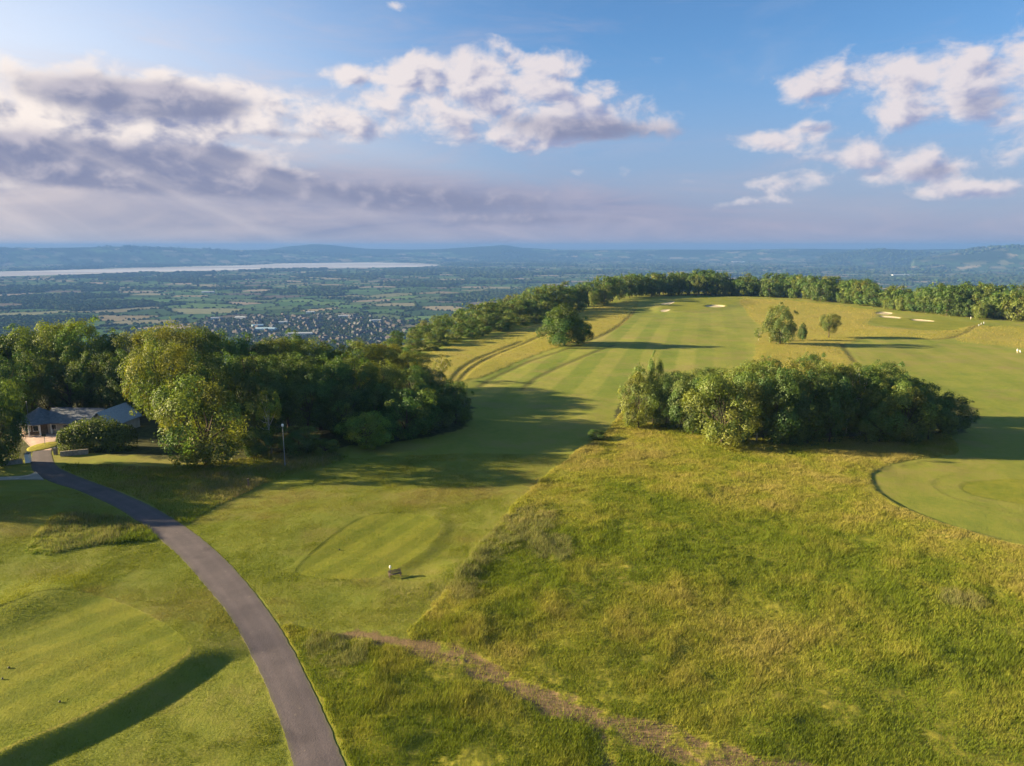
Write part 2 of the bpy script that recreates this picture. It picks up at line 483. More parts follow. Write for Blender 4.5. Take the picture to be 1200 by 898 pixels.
def height(X, Y, full=False):
    """height of the land; with full=True also the ground masks"""
    X = np.asarray(X, float)
    Y = np.asarray(Y, float)
    R = np.hypot(X, Y)
    z = np.zeros(X.shape)
    near = R < 1300
    out = {}
    x, y = X[near], Y[near]
    de = sdf(PLATEAU, x, y, 700.0)                      # >0 beyond the scarp edge
    e = de + 12 * (fbm(x * .02, y * .02, 3) - .5)
    drop = sstep(e, -12, 480) * 0.9 + sstep(e, 0, 140) * 0.1
    on = 1 - sstep(e, -30, 40)
    rc = sdf(ROADC, x, y, 12.0, closed=False)
    calm = sstep(rc, 2.6, 9.0)
    und = (fbm(x * .022 + 3, y * .022, 3) - .5) * 1.5 * sstep(R[near], 45, 110) + (fbm(x * .11, y * .11 + 5, 3) - .5) * 0.30
    zz = und * on * calm
    wob = (fbm(x * .5, y * .5, 3) - .5)
    wfar = np.clip(R[near] / 150.0, 0.5, 4.0)

    def mk(name, w=0.5, jit=1.5):
        return sstep(-(sdf(ZP[name], x, y) + wob * jit * wfar), -w * wfar, w * wfar)
    M = {k: mk(k) for k in Z if k not in ('tee', 'lgreen', 'ring2', 'ring3', 'wood', 'clump', 'fargreen', 'fargreen2')}
    for k in ('tee', 'lgreen', 'ring2', 'ring3', 'fargreen', 'fargreen2'):
        M[k] = mk(k, 0.3, 0.25)
    for k in ('wood', 'clump'):
        M[k] = mk(k, 2.0, 3.0)
    for k in ('goldright', 'goldpatch'):
        M[k] = mk(k, 2.2, 3.0)
    sd = sdf(ZP['lgreen'], x, y)
    zz = zz * (1 - M['lgreen'] * .7) + 0.98 * sstep(-sd, -3.0 - 6 * sstep(y, 61, 66), 0.3) * (1 - .45 * sstep(y, 61, 68))
    ta, tb = np.array(on_plane(370, 672)), np.array(on_plane(484, 604))
    tt = (tb - ta) / np.linalg.norm(tb - ta)
    tl = (x - ta[0]) * -tt[1] + (y - ta[1]) * tt[0]
    sdt = sdf(ZP['tee'], x, y)
    zz = zz + .19 * sstep(-sdt, -2.6, 0.1) * sstep(tl, 2.0, -4.5) + .055 * sstep(sdt + wob * .3, -.35, .05) * np.exp(-np.maximum(sdt, 0) / 2.6) * sstep(tl, 1.5, 3.5)
    zz = zz + 0.8 * sstep(-sdf(ZP['mound'], x, y), -6, 3)
    zz = zz - 0.10 * M['ring3'] - 0.14 * M['ring'] - 0.06 * M['ring2']
    zz = zz + 0.9 * sstep(-sdf(ZP['fargreen'], x, y), -12, 2)
    rough = np.clip(M['meadow'] + M['verge'] + M['leftrough'] + M['woodrough'] * .8, 0, 1)
    gold = np.clip(M['goldstrip'] + M['goldright'] + M['goldpatch'] * .6, 0, 1)
    sdm = sdf(ZP['meadow'], x, y)
    rim = np.maximum(sstep(-np.abs(sd + .1), -.34, -.10) * (1 - .65 * sstep(y, 61, 66)), .35 * sstep(-np.abs(sdt + .1), -.4, -.1) * (tl < -1.5))
    rim = np.maximum(rim, .12 * sstep(sdm, -3.6, -.9) * sstep(-sdm, -.4, .2) * (y < 125))  # sunlit bank of the meadow edge painted as a faint golden band
    dd = sdf(DIRT, x, y, 20, closed=False) + (fbm(x * .25, y * .25, 4) - .5) * 4.2
    d2 = sdf(DIRT2, x, y, 20, closed=False) + (fbm(x * .3 + 9, y * .3, 4) - .5) * 3.4
    dirt = np.maximum(sstep(-dd, -2.5, -0.6), 0.6 * sstep(-d2, -1.0, 0.0))
    dirt = dirt * (0.45 + 0.75 * sstep(fbm(x * .6 + 4, y * .6, 4), .30, .55))
    dirt = np.clip(dirt * .80, 0, 1)
    track = np.zeros(x.shape)
    for t in TRACKS:
        track = np.maximum(track, sstep(-np.abs(sdf(t, x, y, 10, closed=False) + wob * .5), -1.5, -0.35))
    zz = zz + (rough * 0.14 + gold * 0.22) * calm * (1 - dirt) * (1 - track * .8) - track * 0.12
    if full:
        tussock = (fbm(x * 1.3, y * 1.3, 3) - .5) * 0.5 + (fbm(x * .35, y * .35, 2) - .5) * .5
        zz = zz + rough * calm * (1 - dirt) * tussock * 0.5
    for (cx0, cy0), hh0, rr0 in HUMMOCKS:
        zz = zz + hh0 * np.exp(-((x - cx0) ** 2 + (y - cy0) ** 2) / rr0 ** 2) * calm
    for nm, P, dep in BUNKERS:
        zz = zz - dep * sstep(-sdf(P, x, y), -1.0, 2.2)
    zz = zz * on + (0 if False else 0)
    z[near] = zz + VALE_Z * np.clip(drop, 0, 1)
    far = ~near
    z[far] = VALE_Z
    vale = sstep(R, 700, 1600)
    z += vale * 10 * (fbm(X / 900., Y / 900., 3) - .5)
    az = np.arctan2(X, Y)
    for R0, s, aa, hh in SKY_AZ:
        h = np.interp(az, aa, hh, left=0, right=0)
        h = h * (0.97 + .06 * fbm(az * 60, R / 2500., 4))
        t = np.clip((R - R0) / (s * 2.2), -1, 1)
        z = np.maximum(z, VALE_Z + h * np.cos(t * math.pi / 2) ** 1.5 - 3)
    wm = (R > 3000) & (R < 26000)
    if wm.any():
        sdw = sdf(WATER, X[wm], Y[wm], 400.0)
        z[wm] = np.where(sdw < 60, np.minimum(z[wm], VALE_Z - 6 * sstep(-sdw, -60, 60)), z[wm])
    if full:
        for k in M:
            f = np.zeros(X.shape)
            f[near] = M[k]
            out[k] = f
        for k, v in (('rough', rough), ('gold', gold), ('dirt', dirt), ('track', track), ('on', on), ('rim', rim)):
            f = np.zeros(X.shape)
            f[near] = v
            out[k] = f
        return z, out
    return z


BUNKERS = [(nm, world_poly(p), dep) for nm, p, dep in [
    ('a', [(774, 357.5), (784, 355.8), (791, 355.2), (786, 358.2), (777, 358.8)], .5),
    ('b', [(774, 364.8), (780, 363.6), (786, 364), (783, 365.8), (776, 366)], .4),
    ('c', [(826, 360.6), (832, 358.6), (842, 358.4), (850, 359.6), (846, 361.2), (834, 361.6)], .9),
    ('d', [(1031, 369.5), (1040, 369.8), (1054, 371.6), (1055, 373), (1044, 372.6), (1032, 371.2)], .6),
    ('e', [(1068, 373.6), (1080, 374), (1094, 375.8), (1094, 377), (1080, 376.4), (1069, 375)], .6),
    ('f', [(1026, 366.3), (1034, 365.0), (1046, 366.2), (1042, 368.2), (1030, 367.8)], .6)]]


HUMMOCKS = [(on_plane(px, py), h, r) for px, py, h, r in [(392, 800, .45, 2.6), (412, 866, 1.25, 2.6), (445, 884, .8, 2.0), (0, 730, .55, 4), (62, 703, .5, 4), (430, 800, .5, 2), (366, 757, .4, 2.4), (372, 850, .4, 2.2), (535, 672, .45, 2.6), (592, 640, .4, 2.4), (625, 592, .4, 3.0), (815, 575, .7, 4.0), (660, 700, .35, 4), (1000, 785, .4, 3), (1090, 770, .4, 3.5), (905, 850, .35, 3), (760, 640, .35, 4), (930, 640, .3, 5), (560, 720, .4, 2.5), (700, 760, .3, 3)]]


def hz(x, y):
    return float(height(np.array([x], float), np.array([y], float))[0])


# ------------------------------------------------------------------ object helpers
def mesh_np(name, V, Fc, mats=(), attrs=None, cols=None, smooth=False, midx=None):
    me = bpy.data.meshes.new(name)
    V = np.ascontiguousarray(V, np.float32)
    Fc = np.ascontiguousarray(Fc, np.int32)
    nf, k = Fc.shape
    me.vertices.add(len(V))
    me.vertices.foreach_set('co', V.ravel())
    me.loops.add(nf * k)
    me.loops.foreach_set('vertex_index', Fc.ravel())
    me.polygons.add(nf)
    me.polygons.foreach_set('loop_start', np.arange(0, nf * k, k, dtype=np.int32))
    me.polygons.foreach_set('use_smooth', np.full(nf, bool(smooth)))
    if midx is not None:
        me.polygons.foreach_set('material_index', np.ascontiguousarray(midx, np.int32))
    for nm, a in (attrs or {}).items():
        at = me.attributes.new(nm, 'FLOAT', 'POINT')
        at.data.foreach_set('value', np.ascontiguousarray(a, np.float32))
    for nm, a in (cols or {}).items():
        at = me.attributes.new(nm, 'FLOAT_COLOR', 'POINT')
        c = np.ones((len(V), 4), np.float32)
        c[:, :a.shape[1]] = a
        at.data.foreach_set('color', c.ravel())
    for m_ in mats:
        me.materials.append(m_)
    me.update(calc_edges=True)
    return me


def link(name, me, parent=None):
    o = bpy.data.objects.new(name, me)
    COL.objects.link(o)
    if parent is not None:
        o.parent = parent
    return o


def tag(o, label=None, cat=None, group=None, kind=None):
    if label:
        o['label'] = label
    if cat:
        o['category'] = cat
    if group:
        o['group'] = group
    if kind:
        o['kind'] = kind
    return o


def empty(name, loc, rz=0.0):
    o = bpy.data.objects.new(name, None)
    COL.objects.link(o)
    o.location = loc
    o.rotation_euler = (0, 0, rz)
    o.empty_display_size = 0.5
    return o


class MB:
    """collects simple solids into one mesh"""

    def __init__(s):
        s.v = []
        s.f = []
        s.mi = []

    def add(s, vs, fs, mi=0):
        b = len(s.v)
        s.v += [tuple(map(float, p)) for p in vs]
        for f in fs:
            s.f.append([b + i for i in f])
            s.mi.append(mi)

    def box(s, c, size, rz=0.0, mi=0):
        x, y, z = [q / 2 for q in size]
        cs, sn = math.cos(rz), math.sin(rz)
        vs = []
        for dz in (-z, z):
            for dx, dy in ((-x, -y), (x, -y), (x, y), (-x, y)):
                vs.append((c[0] + dx * cs - dy * sn, c[1] + dx * sn + dy * cs, c[2] + dz))
        s.add(vs, [(3, 2, 1, 0), (4, 5, 6, 7), (0, 1, 5, 4), (1, 2, 6, 5), (2, 3, 7, 6), (3, 0, 4, 7)], mi)

    def tube(s, pts, rad, n=7, mi=0):
        pts = [Vector(p) for p in pts]
        if not isinstance(rad, (list, tuple)):
            rad = [rad] * len(pts)
        rings = []
        vs = []
        for i, p in enumerate(pts):
            t = (pts[min(i + 1, len(pts) - 1)] - pts[max(i - 1, 0)]).normalized()
            a = t.orthogonal().normalized() if i == 0 else (a - t * a.dot(t)).normalized()
            b = t.cross(a)
            for k in range(n):
                q = p + (a * math.cos(2 * math.pi * k / n) + b * math.sin(2 * math.pi * k / n)) * rad[i]
                vs.append(q)
        fs = []
        for i in range(len(pts) - 1):
            for k in range(n):
                k2 = (k + 1) % n
                fs.append((i * n + k, i * n + k2, (i + 1) * n + k2, (i + 1) * n + k))
        fs.append(tuple(range(n - 1, -1, -1)))
        fs.append(tuple((len(pts) - 1) * n + k for k in range(n)))
        s.add(vs, fs, mi)

    def lathe(s, c, prof, n=12, mi=0):
        vs = []
        for r, z in prof:
            for k in range(n):
                a = 2 * math.pi * k / n
                vs.append((c[0] + r * math.cos(a), c[1] + r * math.sin(a), c[2] + z))
        fs = []
        for i in range(len(prof) - 1):
            for k in range(n):
                k2 = (k + 1) % n
                fs.append((i * n + k, i * n + k2, (i + 1) * n + k2, (i + 1) * n + k))
        fs.append(tuple(range(n - 1, -1, -1)))
        fs.append(tuple((len(prof) - 1) * n + k for k in range(n)))
        s.add(vs, fs, mi)

    def mesh(s, name, mats, smooth=False):
        me = bpy.data.meshes.new(name)
        me.from_pydata(s.v, [], s.f)
        for m_ in mats:
            me.materials.append(m_)
        me.polygons.foreach_set('material_index', s.mi)
        if smooth:
            me.polygons.foreach_set('use_smooth', [True] * len(s.f))
        me.update()
        return me

    def obj(s, name, mats, parent=None, smooth=False):
        if not isinstance(mats, (list, tuple)):
            mats = [mats]
        return link(name, s.mesh(name, mats, smooth), parent)


def simple_mat(name, colour, rough=0.8, noise=0.0, nscale=3.0, spec=0.3, bump=0.0):
    m_ = bpy.data.materials.new(name)
    m_.use_nodes = True
    T = NT(m_.node_tree)
    T.n.clear()
    bs = T.node('ShaderNodeBsdfPrincipled')
    tc = T.node('ShaderNodeTexCoord')
    n = T.noise(tc.outputs['Object'], nscale, 4, .6)
    a = tuple(c * (1 - noise) for c in colour)
    b = tuple(min(c * (1 + noise), .95) for c in colour)
    T.put(bs.inputs['Base Color'], T.mix(T.step(n, .3, .7), a, b))
    bs.inputs['Roughness'].default_value = rough
    bs.inputs['Specular IOR Level'].default_value = spec
    if bump:
        bp = T.node('ShaderNodeBump')
        T.put(bp.inputs['Height'], T.noise(tc.outputs['Object'], nscale * 3, 4, .6))
        bp.inputs['Distance'].default_value = bump
        T.l.new(bp.outputs[0], bs.inputs['Normal'])
    o = T.node('ShaderNodeOutputMaterial')
    T.l.new(bs.outputs[0], o.inputs[0])
    return m_


# ------------------------------------------------------------------ materials of the setting
def attr(T, name, colour=False):
    n = T.node('ShaderNodeAttribute', attribute_name=name)
    return n.outputs['Color'] if colour else n.outputs['Fac']


def ground_material():
    m_ = bpy.data.materials.new('course_turf')
    m_.use_nodes = True
    T = NT(m_.node_tree)
    T.n.clear()
    tc = T.node('ShaderNodeTexCoord')
    p = tc.outputs['Object']
    n_big = T.noise(p, .018, 3, .55)
    n_mid = T.noise(p, .11, 5, .62)
    n_sml = T.noise(p, .75, 5, .65)
    n_fin = T.noise(T.vmul(p, (1, .5, 1)), 4.5, 5, .72)
    mixn = T.m('ADD', T.m('MULTIPLY', n_big, .35), T.m('ADD', T.m('MULTIPLY', n_mid, .4), T.m('MULTIPLY', n_sml, .25)))
    fair = T.ramp(mixn, [(.36, (.135, .168, .026)), (.50, (.190, .198, .036)), (.63, (.232, .198, .062))])
    # mowing stripes: lanes cut to and fro along the fairway
    sv = T.node('ShaderNodeVectorMath', operation='DOT_PRODUCT')
    T.put(sv.inputs[0], p)
    sv.inputs[1].default_value = (.965, -.26, 0)
    lane = T.m('SINE', T.m('MULTIPLY', T.m('ADD', sv.outputs['Value'], T.m('MULTIPLY', n_mid, 3.0)), 2 * math.pi / 13.0))
    lane = T.step(lane, -.35, .35)
    fair = T.mix(T.m('MULTIPLY', T.m('MULTIPLY', lane, attr(T, 'mown')), .68), fair, T.vmul(fair, (.60, .77, .55)))
    fair = T.mix(T.m('MULTIPLY', T.m('SUBTRACT', 1.0, attr(T, 'mown')), .9), fair, T.vmul(fair, (.86, .88, .78)))
    green = T.ramp(T.m('ADD', T.m('MULTIPLY', n_mid, .6), T.m('MULTIPLY', n_sml, .4)), [(.38, (.088, .112, .011)), (.62, (.135, .142, .018))])
    lane2 = T.step(T.m('SINE', T.m('MULTIPLY', T.m('ADD', attr(T, 'lane'), T.m('MULTIPLY', n_mid, .8)), 2 * math.pi / 4.4)), -.5, .5)
    green = T.mix(T.m('MULTIPLY', lane2, .8), green, T.vmul(green, (1.38, 1.28, 1.3)))
    dry = T.step(T.noise(T.vmul(p, (1, 1.6, 1)), .055, 5, .62), .52, .68)
    fair = T.mix(T.m('MULTIPLY', dry, .55), fair, (.195, .160, .055))
    rough = T.ramp(mixn, [(.35, (.120, .138, .013)), (.47, (.180, .178, .022)), (.58, (.225, .195, .034)), (.68, (.25, .195, .054))])
    gold = T.ramp(mixn, [(.36, (.192, .192, .027)), (.50, (.225, .202, .036)), (.64, (.25, .205, .055))])
    dirt = T.ramp(T.m('ADD', T.m('MULTIPLY', n_sml, .6), T.m('MULTIPLY', n_fin, .4)), [(.38, (.110, .078, .040)), (.62, (.195, .130, .072))])
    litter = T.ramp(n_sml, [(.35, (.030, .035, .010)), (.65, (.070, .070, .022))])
    jit = T.m('MULTIPLY', T.m('SUBTRACT', n_sml, .5), .9)

    def msk(name, j=1.0):
        return T.step(T.m('ADD', attr(T, name), T.m('MULTIPLY', jit, j)), .25, .75)
    c = fair
    c = T.mix(msk('green', .25), c, green)
    c = T.mix(msk('rough', .6), c, rough)
    c = T.mix(msk('gold', .6), c, gold)
    c = T.mix(msk('dirt', 1.2), c, dirt)
    c = T.mix(T.m('MULTIPLY', attr(T, 'track'), .55), c, (.060, .050, .020))
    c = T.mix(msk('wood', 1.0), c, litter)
    c = T.mix(T.m('MULTIPLY', T.step(n_fin, .50, .78), .45), c, T.vmul(c, (1.30, 1.16, 1.2)))
    c = T.mix(T.m('MULTIPLY', T.step(n_fin, .48, .22), .45), c, T.vmul(c, (.62, .68, .55)))
    bs = T.node('ShaderNodeBsdfPrincipled')
    T.put(bs.inputs['Base Color'], c)
    bs.inputs['Roughness'].default_value = .9
    bs.inputs['Specular IOR Level'].default_value = .08
    bp = T.node('ShaderNodeBump')
    hgt = T.m('ADD', T.m('MULTIPLY', n_sml, .16), T.m('MULTIPLY', n_fin, .16))
    T.put(bp.inputs['Height'], hgt)
    bp.inputs['Distance'].default_value = .5
    bp.inputs['Strength'].default_value = .8
    T.l.new(bp.outputs[0], bs.inputs['Normal'])
    o = T.node('ShaderNodeOutputMaterial')
    T.l.new(bs.outputs[0], o.inputs[0])
    return m_


def vale_material():
    m_ = bpy.data.materials.new('vale_fields')
    m_.use_nodes = True
    T = NT(m_.node_tree)
    T.n.clear()
    tc = T.node('ShaderNodeTexCoord')
    n = T.noise(tc.outputs['Object'], .02, 4, .6)
    c = T.mix(.35, attr(T, 'field', True), T.vmul(attr(T, 'field', True), (.6, .6, .6)))
    c = T.mix(n, T.vmul(attr(T, 'field', True), (.72, .74, .7)), T.vmul(attr(T, 'field', True), (1.25, 1.2, 1.2)))
    bs = T.node('ShaderNodeBsdfDiffuse')
    T.put(bs.inputs[0], c)
    o = T.node('ShaderNodeOutputMaterial')
    T.l.new(bs.outputs[0], o.inputs[0])
    return m_


def voronoi(x, y, cell, seed):
    """nearest field of an irregular patchwork: its id and the distance to its boundary"""
    wx = x + (fbm(x / (cell * 3), y / (cell * 3) + seed, 2) - .5) * cell * 1.5
    wy = y + (fbm(x / (cell * 3) + 31, y / (cell * 3) + seed, 2) - .5) * cell * 1.5
    gx = np.floor(wx / cell).astype(np.int64)
    gy = np.floor(wy / cell).astype(np.int64)
    d1 = np.full(x.shape, 1e18)
    d2 = np.full(x.shape, 1e18)
    idn = np.zeros(x.shape, np.int64)
    for i in (-1, 0, 1):
        for j in (-1, 0, 1):
            a, b = gx + i, gy + j
            sx = (a + .1 + .8 * TAB[(a * 7 + seed) & 511, (b * 13 + 5) & 511]) * cell
            sy = (b + .1 + .8 * TAB[(a * 11 + 3) & 511, (b * 5 + seed) & 511]) * cell
            dd = np.maximum(np.abs(wx - sx), np.abs(wy - sy)) * .6 + np.hypot(wx - sx, wy - sy) * .4
            nid = ((a * 92837111) ^ (b * 689287499)) & 0xffff
            new = dd < d1
            d2 = np.where(new, d1, np.minimum(d2, dd))
            idn = np.where(new, nid, idn)
            d1 = np.where(new, dd, d1)
    return idn, (d2 - d1) * .5


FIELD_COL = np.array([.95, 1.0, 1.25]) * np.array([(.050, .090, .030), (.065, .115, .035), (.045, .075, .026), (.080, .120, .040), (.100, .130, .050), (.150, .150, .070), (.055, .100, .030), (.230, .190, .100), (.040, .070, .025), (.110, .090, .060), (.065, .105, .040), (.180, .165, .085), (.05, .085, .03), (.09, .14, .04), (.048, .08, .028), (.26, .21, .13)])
WOODC = np.array((.022, .034, .014))


def wood_mask(x, y):
    return sstep(fbm(x / 620. + 3, y / 420. + 11, 4, .55), .565, .62)


def build_land():
    ang = np.concatenate([np.arange(-58, 58.01, .15), np.arange(62, 300, 5.0)])
    ang = np.radians(ang)
    A = len(ang)

    def ring_mesh(rr):
        R, TH = np.meshgrid(rr, ang, indexing='ij')
        X = R * np.sin(TH)
        Y = R * np.cos(TH)
        n = len(rr)
        i = np.arange(n - 1)[:, None]
        j = np.arange(A)[None, :]
        j2 = (j + 1) % A
        Fq = np.stack([i * A + j + 0 * j2, (i + 1) * A + j + 0 * j2, (i + 1) * A + j2 + 0 * j, i * A + j2 + 0 * j], -1).reshape(-1, 4)
        return X.ravel(), Y.ravel(), Fq[:, ::-1]

    near = np.concatenate([[.05, 2, 6, 12, 20, 28, 34, 38], np.exp(np.arange(math.log(41), math.log(1250), .0042))])
    X, Y, Fq = ring_mesh(near)
    z, M = height(X, Y, True)
    lane = np.zeros(len(X))
    for nm, pa, pb in (('tee', (370, 672), (484, 604)), ('lgreen', (0, 895), (206, 790))):
        a, b = np.array(on_plane(*pa)), np.array(on_plane(*pb))
        t = (b - a) / np.linalg.norm(b - a)
        lane = np.where(M[nm] > .01, (X - a[0]) * -t[1] + (Y - a[1]) * t[0], lane)
    green = np.clip(M['tee'] + M['lgreen'] + M['ring2'] * .3 + M['ring3'] * .5 + M['fargreen'] + M['fargreen2'] * .8 + M['mound'] * .6, 0, 1)
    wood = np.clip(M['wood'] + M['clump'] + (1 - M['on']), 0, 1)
    mown = np.clip(1 - M['rough'] - M['gold'], 0, 1) * sstep(np.hypot(X, Y), 150, 210) * (1 - .62 * sstep(X, 62, 85))
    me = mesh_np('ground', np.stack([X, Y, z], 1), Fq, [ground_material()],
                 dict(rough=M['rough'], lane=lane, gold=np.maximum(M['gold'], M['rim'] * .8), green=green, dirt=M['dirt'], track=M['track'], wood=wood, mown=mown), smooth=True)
    tag(link('ground', me), 'golf course turf on the hilltop, mown and unmown', kind='structure')

    vm = vale_material()
    for nm, r0, r1, st in (('vale', near[-1], 10800, .006), ('hills', None, 22000, .007)):
        rr = np.exp(np.arange(math.log(r0 if r0 else last), math.log(r1), st))
        last = rr[-1]
        X, Y, Fq = ring_mesh(rr)
        z = height(X, Y)
        idn, ed = voronoi(X, Y, 210.0, 3)
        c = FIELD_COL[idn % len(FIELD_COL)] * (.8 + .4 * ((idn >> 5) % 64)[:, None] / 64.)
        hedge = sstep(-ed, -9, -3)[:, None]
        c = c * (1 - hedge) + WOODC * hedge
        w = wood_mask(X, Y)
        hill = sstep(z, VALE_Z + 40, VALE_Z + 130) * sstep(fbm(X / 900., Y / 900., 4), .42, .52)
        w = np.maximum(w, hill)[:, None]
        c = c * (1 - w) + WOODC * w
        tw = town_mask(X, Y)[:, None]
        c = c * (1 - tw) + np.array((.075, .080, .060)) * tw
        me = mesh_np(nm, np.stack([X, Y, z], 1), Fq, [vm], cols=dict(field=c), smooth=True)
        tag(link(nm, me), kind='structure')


TOWN = np.array([on_plane(x, y, VALE_Z) for x, y in [(232, 384), (262, 372), (330, 371), (390, 368), (440, 372), (478, 370), (470, 384), (440, 400), (400, 408), (330, 408), (270, 402)]])


def town_mask(x, y):
    return sstep(-sdf(TOWN, x, y, 300.) + (fbm(x / 120., y / 120., 2) - .5) * 240, -40, 40)


def build_water():
    m_ = bpy.data.materials.new('estuary_water')
    m_.use_nodes = True
    T = NT(m_.node_tree)
    T.n.clear()
    tc = T.node('ShaderNodeTexCoord')
    n = T.noise(T.vmul(tc.outputs['Object'], (.0004, .0016, 1)), 1.0, 4, .6)
    df = T.node('ShaderNodeBsdfDiffuse')
    T.put(df.inputs[0], T.mix(T.step(n, .4, .6), (.58, .53, .52), (.82, .78, .78)))
    gl = T.node('ShaderNodeBsdfGlossy')
    gl.inputs['Roughness'].default_value = .08
    T.put(gl.inputs[0], (.9, .9, .9))
    mx = T.node('ShaderNodeMixShader')
    mx.inputs[0].default_value = .4
    T.l.new(df.outputs[0], mx.inputs[1])
    T.l.new(gl.outputs[0], mx.inputs[2])
    o = T.node('ShaderNodeOutputMaterial')
    T.l.new(mx.outputs[0], o.inputs[0])
    me = bpy.data.meshes.new('river')
    zt = VALE_Z - 1.5
    me.from_pydata([(x, y, zt) for x, y in WATER], [], [list(range(len(WATER)))])
    me.materials.append(m_)
    tag(link('river', me), 'wide pale river estuary across the vale', kind='structure')


build_land()
build_water()


def ribbon(name, Lp, Rp, mat, lift, wob=0.11, nx=8, kerb=0.0):
    """a road sheet laid over the ground between two edge lines"""
    V, Fc = [], []
    n = len(Lp)
    for i in range(n):
        l, r = Lp[i], Rp[i]
        for k in range(nx + 1):
            t = k / nx
            q = l * (1 - t) + r * t
            if k in (0, nx):
                nrm = (r - l) / (np.linalg.norm(r - l) + 1e-6)
                s_ = -1 if k == 0 else 1
                q = q + nrm * s_ * wob * (fbm(np.array([q[0] * 1.7]), np.array([q[1] * 1.7 + s_ * 40]), 3)[0] - .5) * 2
            V.append((q[0], q[1], 0))
    V = np.array(V)
    V[:, 2] = height(V[:, 0], V[:, 1]) + lift
    cross = nx + 1
    crown = np.tile(1 - np.abs(np.linspace(-1, 1, cross)) ** 2, n) * .018
    V[:, 2] += crown
    for i in range(n - 1):
        for k in range(nx):
            a = i * cross + k
            Fc.append((a, a + 1, a + cross + 1, a + cross))
    # skirts down into the turf
    b = len(V)
    ring = [i * cross for i in range(n)] + [i * cross + nx for i in range(n)]
    S = V[ring].copy()
    S[:, 2] -= lift + .25
    V = np.vstack([V, S])
    for i in range(n - 1):
        Fc.append((i * cross, (i + 1) * cross, b + i + 1, b + i))
        Fc.append((i * cross + nx, b + n + i, b + n + i + 1, (i + 1) * cross + nx))
    return link(name, mesh_np(name, V, np.array(Fc), [mat], dict(across=np.concatenate([np.tile(np.linspace(-1, 1, cross), n), np.ones(len(S))])), smooth=False))


def road_material(name, c0, c1, dusty):
    m_ = bpy.data.materials.new(name)
    m_.use_nodes = True
    T = NT(m_.node_tree)
    T.n.clear()
    tc = T.node('ShaderNodeTexCoord')
    p = tc.outputs['Object']
    a = T.noise(p, .25, 5, .6)
    b = T.noise(p, 6.0, 4, .65)
    c = T.mix(T.step(T.m('ADD', T.m('MULTIPLY', a, .7), T.m('MULTIPLY', b, .3)), .35, .65), c0, c1)
    c = T.mix(T.m('MULTIPLY', T.step(T.noise(p, 1.1, 5, .7), .60, .72), dusty), c, (.24, .20, .15))
    ac = T.m('ABSOLUTE', attr(T, 'across'))
    wheel = T.step(T.m('ABSOLUTE', T.m('SUBTRACT', ac, .48)), .24, .04)
    c = T.mix(T.m('MULTIPLY', wheel, .38), c, T.vmul(c, (1.32, 1.30, 1.28)))
    c = T.mix(T.m('MULTIPLY', T.step(T.m('ADD', ac, T.m('MULTIPLY', T.m('SUBTRACT', b, .5), .5)), .80, 1.0), .6), c, (.085, .082, .040))
    c = T.mix(T.step(T.noise(p, .13, 2, .4), .60, .62), c, T.vmul(c, (.80, .80, .82)))
    crack = T.node('ShaderNodeTexVoronoi', feature='DISTANCE_TO_EDGE')
    T.put(crack.inputs['Vector'], p)
    crack.inputs['Scale'].default_value = .16
    c = T.mix(T.m('MULTIPLY', T.step(crack.outputs['Distance'], .02, .0), .12), c, (.05, .045, .045))
    bs = T.node('ShaderNodeBsdfPrincipled')
    T.put(bs.inputs['Base Color'], c)
    bs.inputs['Roughness'].default_value = .85
    bs.inputs['Specular IOR Level'].default_value = .25
    bp = T.node('ShaderNodeBump')
    T.put(bp.inputs['Height'], b)
    bp.inputs['Distance'].default_value = .03
    T.l.new(bp.outputs[0], bs.inputs['Normal'])
    o = T.node('ShaderNodeOutputMaterial')
    T.l.new(bs.outputs[0], o.inputs[0])
    return m_


road = ribbon('road', world_poly(ROAD_L, n=16, closed=False), world_poly(ROAD_R, n=16, closed=False), road_material('worn_asphalt', (.068, .056, .061), (.094, .077, .081), .25), .045)
tag(road, 'narrow grey tarmac lane curving up from the bottom edge to the gateway', kind='structure')
gravel = road_material('pink_gravel', (.36, .25, .20), (.46, .33, .27), .2)
drive = ribbon('drive', world_poly([(39, 528), (33, 520), (24, 510), (26, 500), (34, 494)], n=6, closed=False), world_poly([(60, 528), (62, 520), (70, 512), (72, 504), (74, 499)], n=6, closed=False), gravel, .05)
tag(drive, 'pinkish gravel forecourt behind the gateway', kind='structure')
path = ribbon('path', world_poly([(-40, 563), (0, 559.5), (30, 557.5), (42, 553)], n=6, closed=False), world_poly([(-40, 567), (0, 563.5), (30, 562.5), (52, 563)], n=6, closed=False), road_material('pale_path', (.30, .27, .23), (.38, .34, .29), .2), .06)
tag(path, 'pale side path meeting the lane at the left edge', kind='structure')

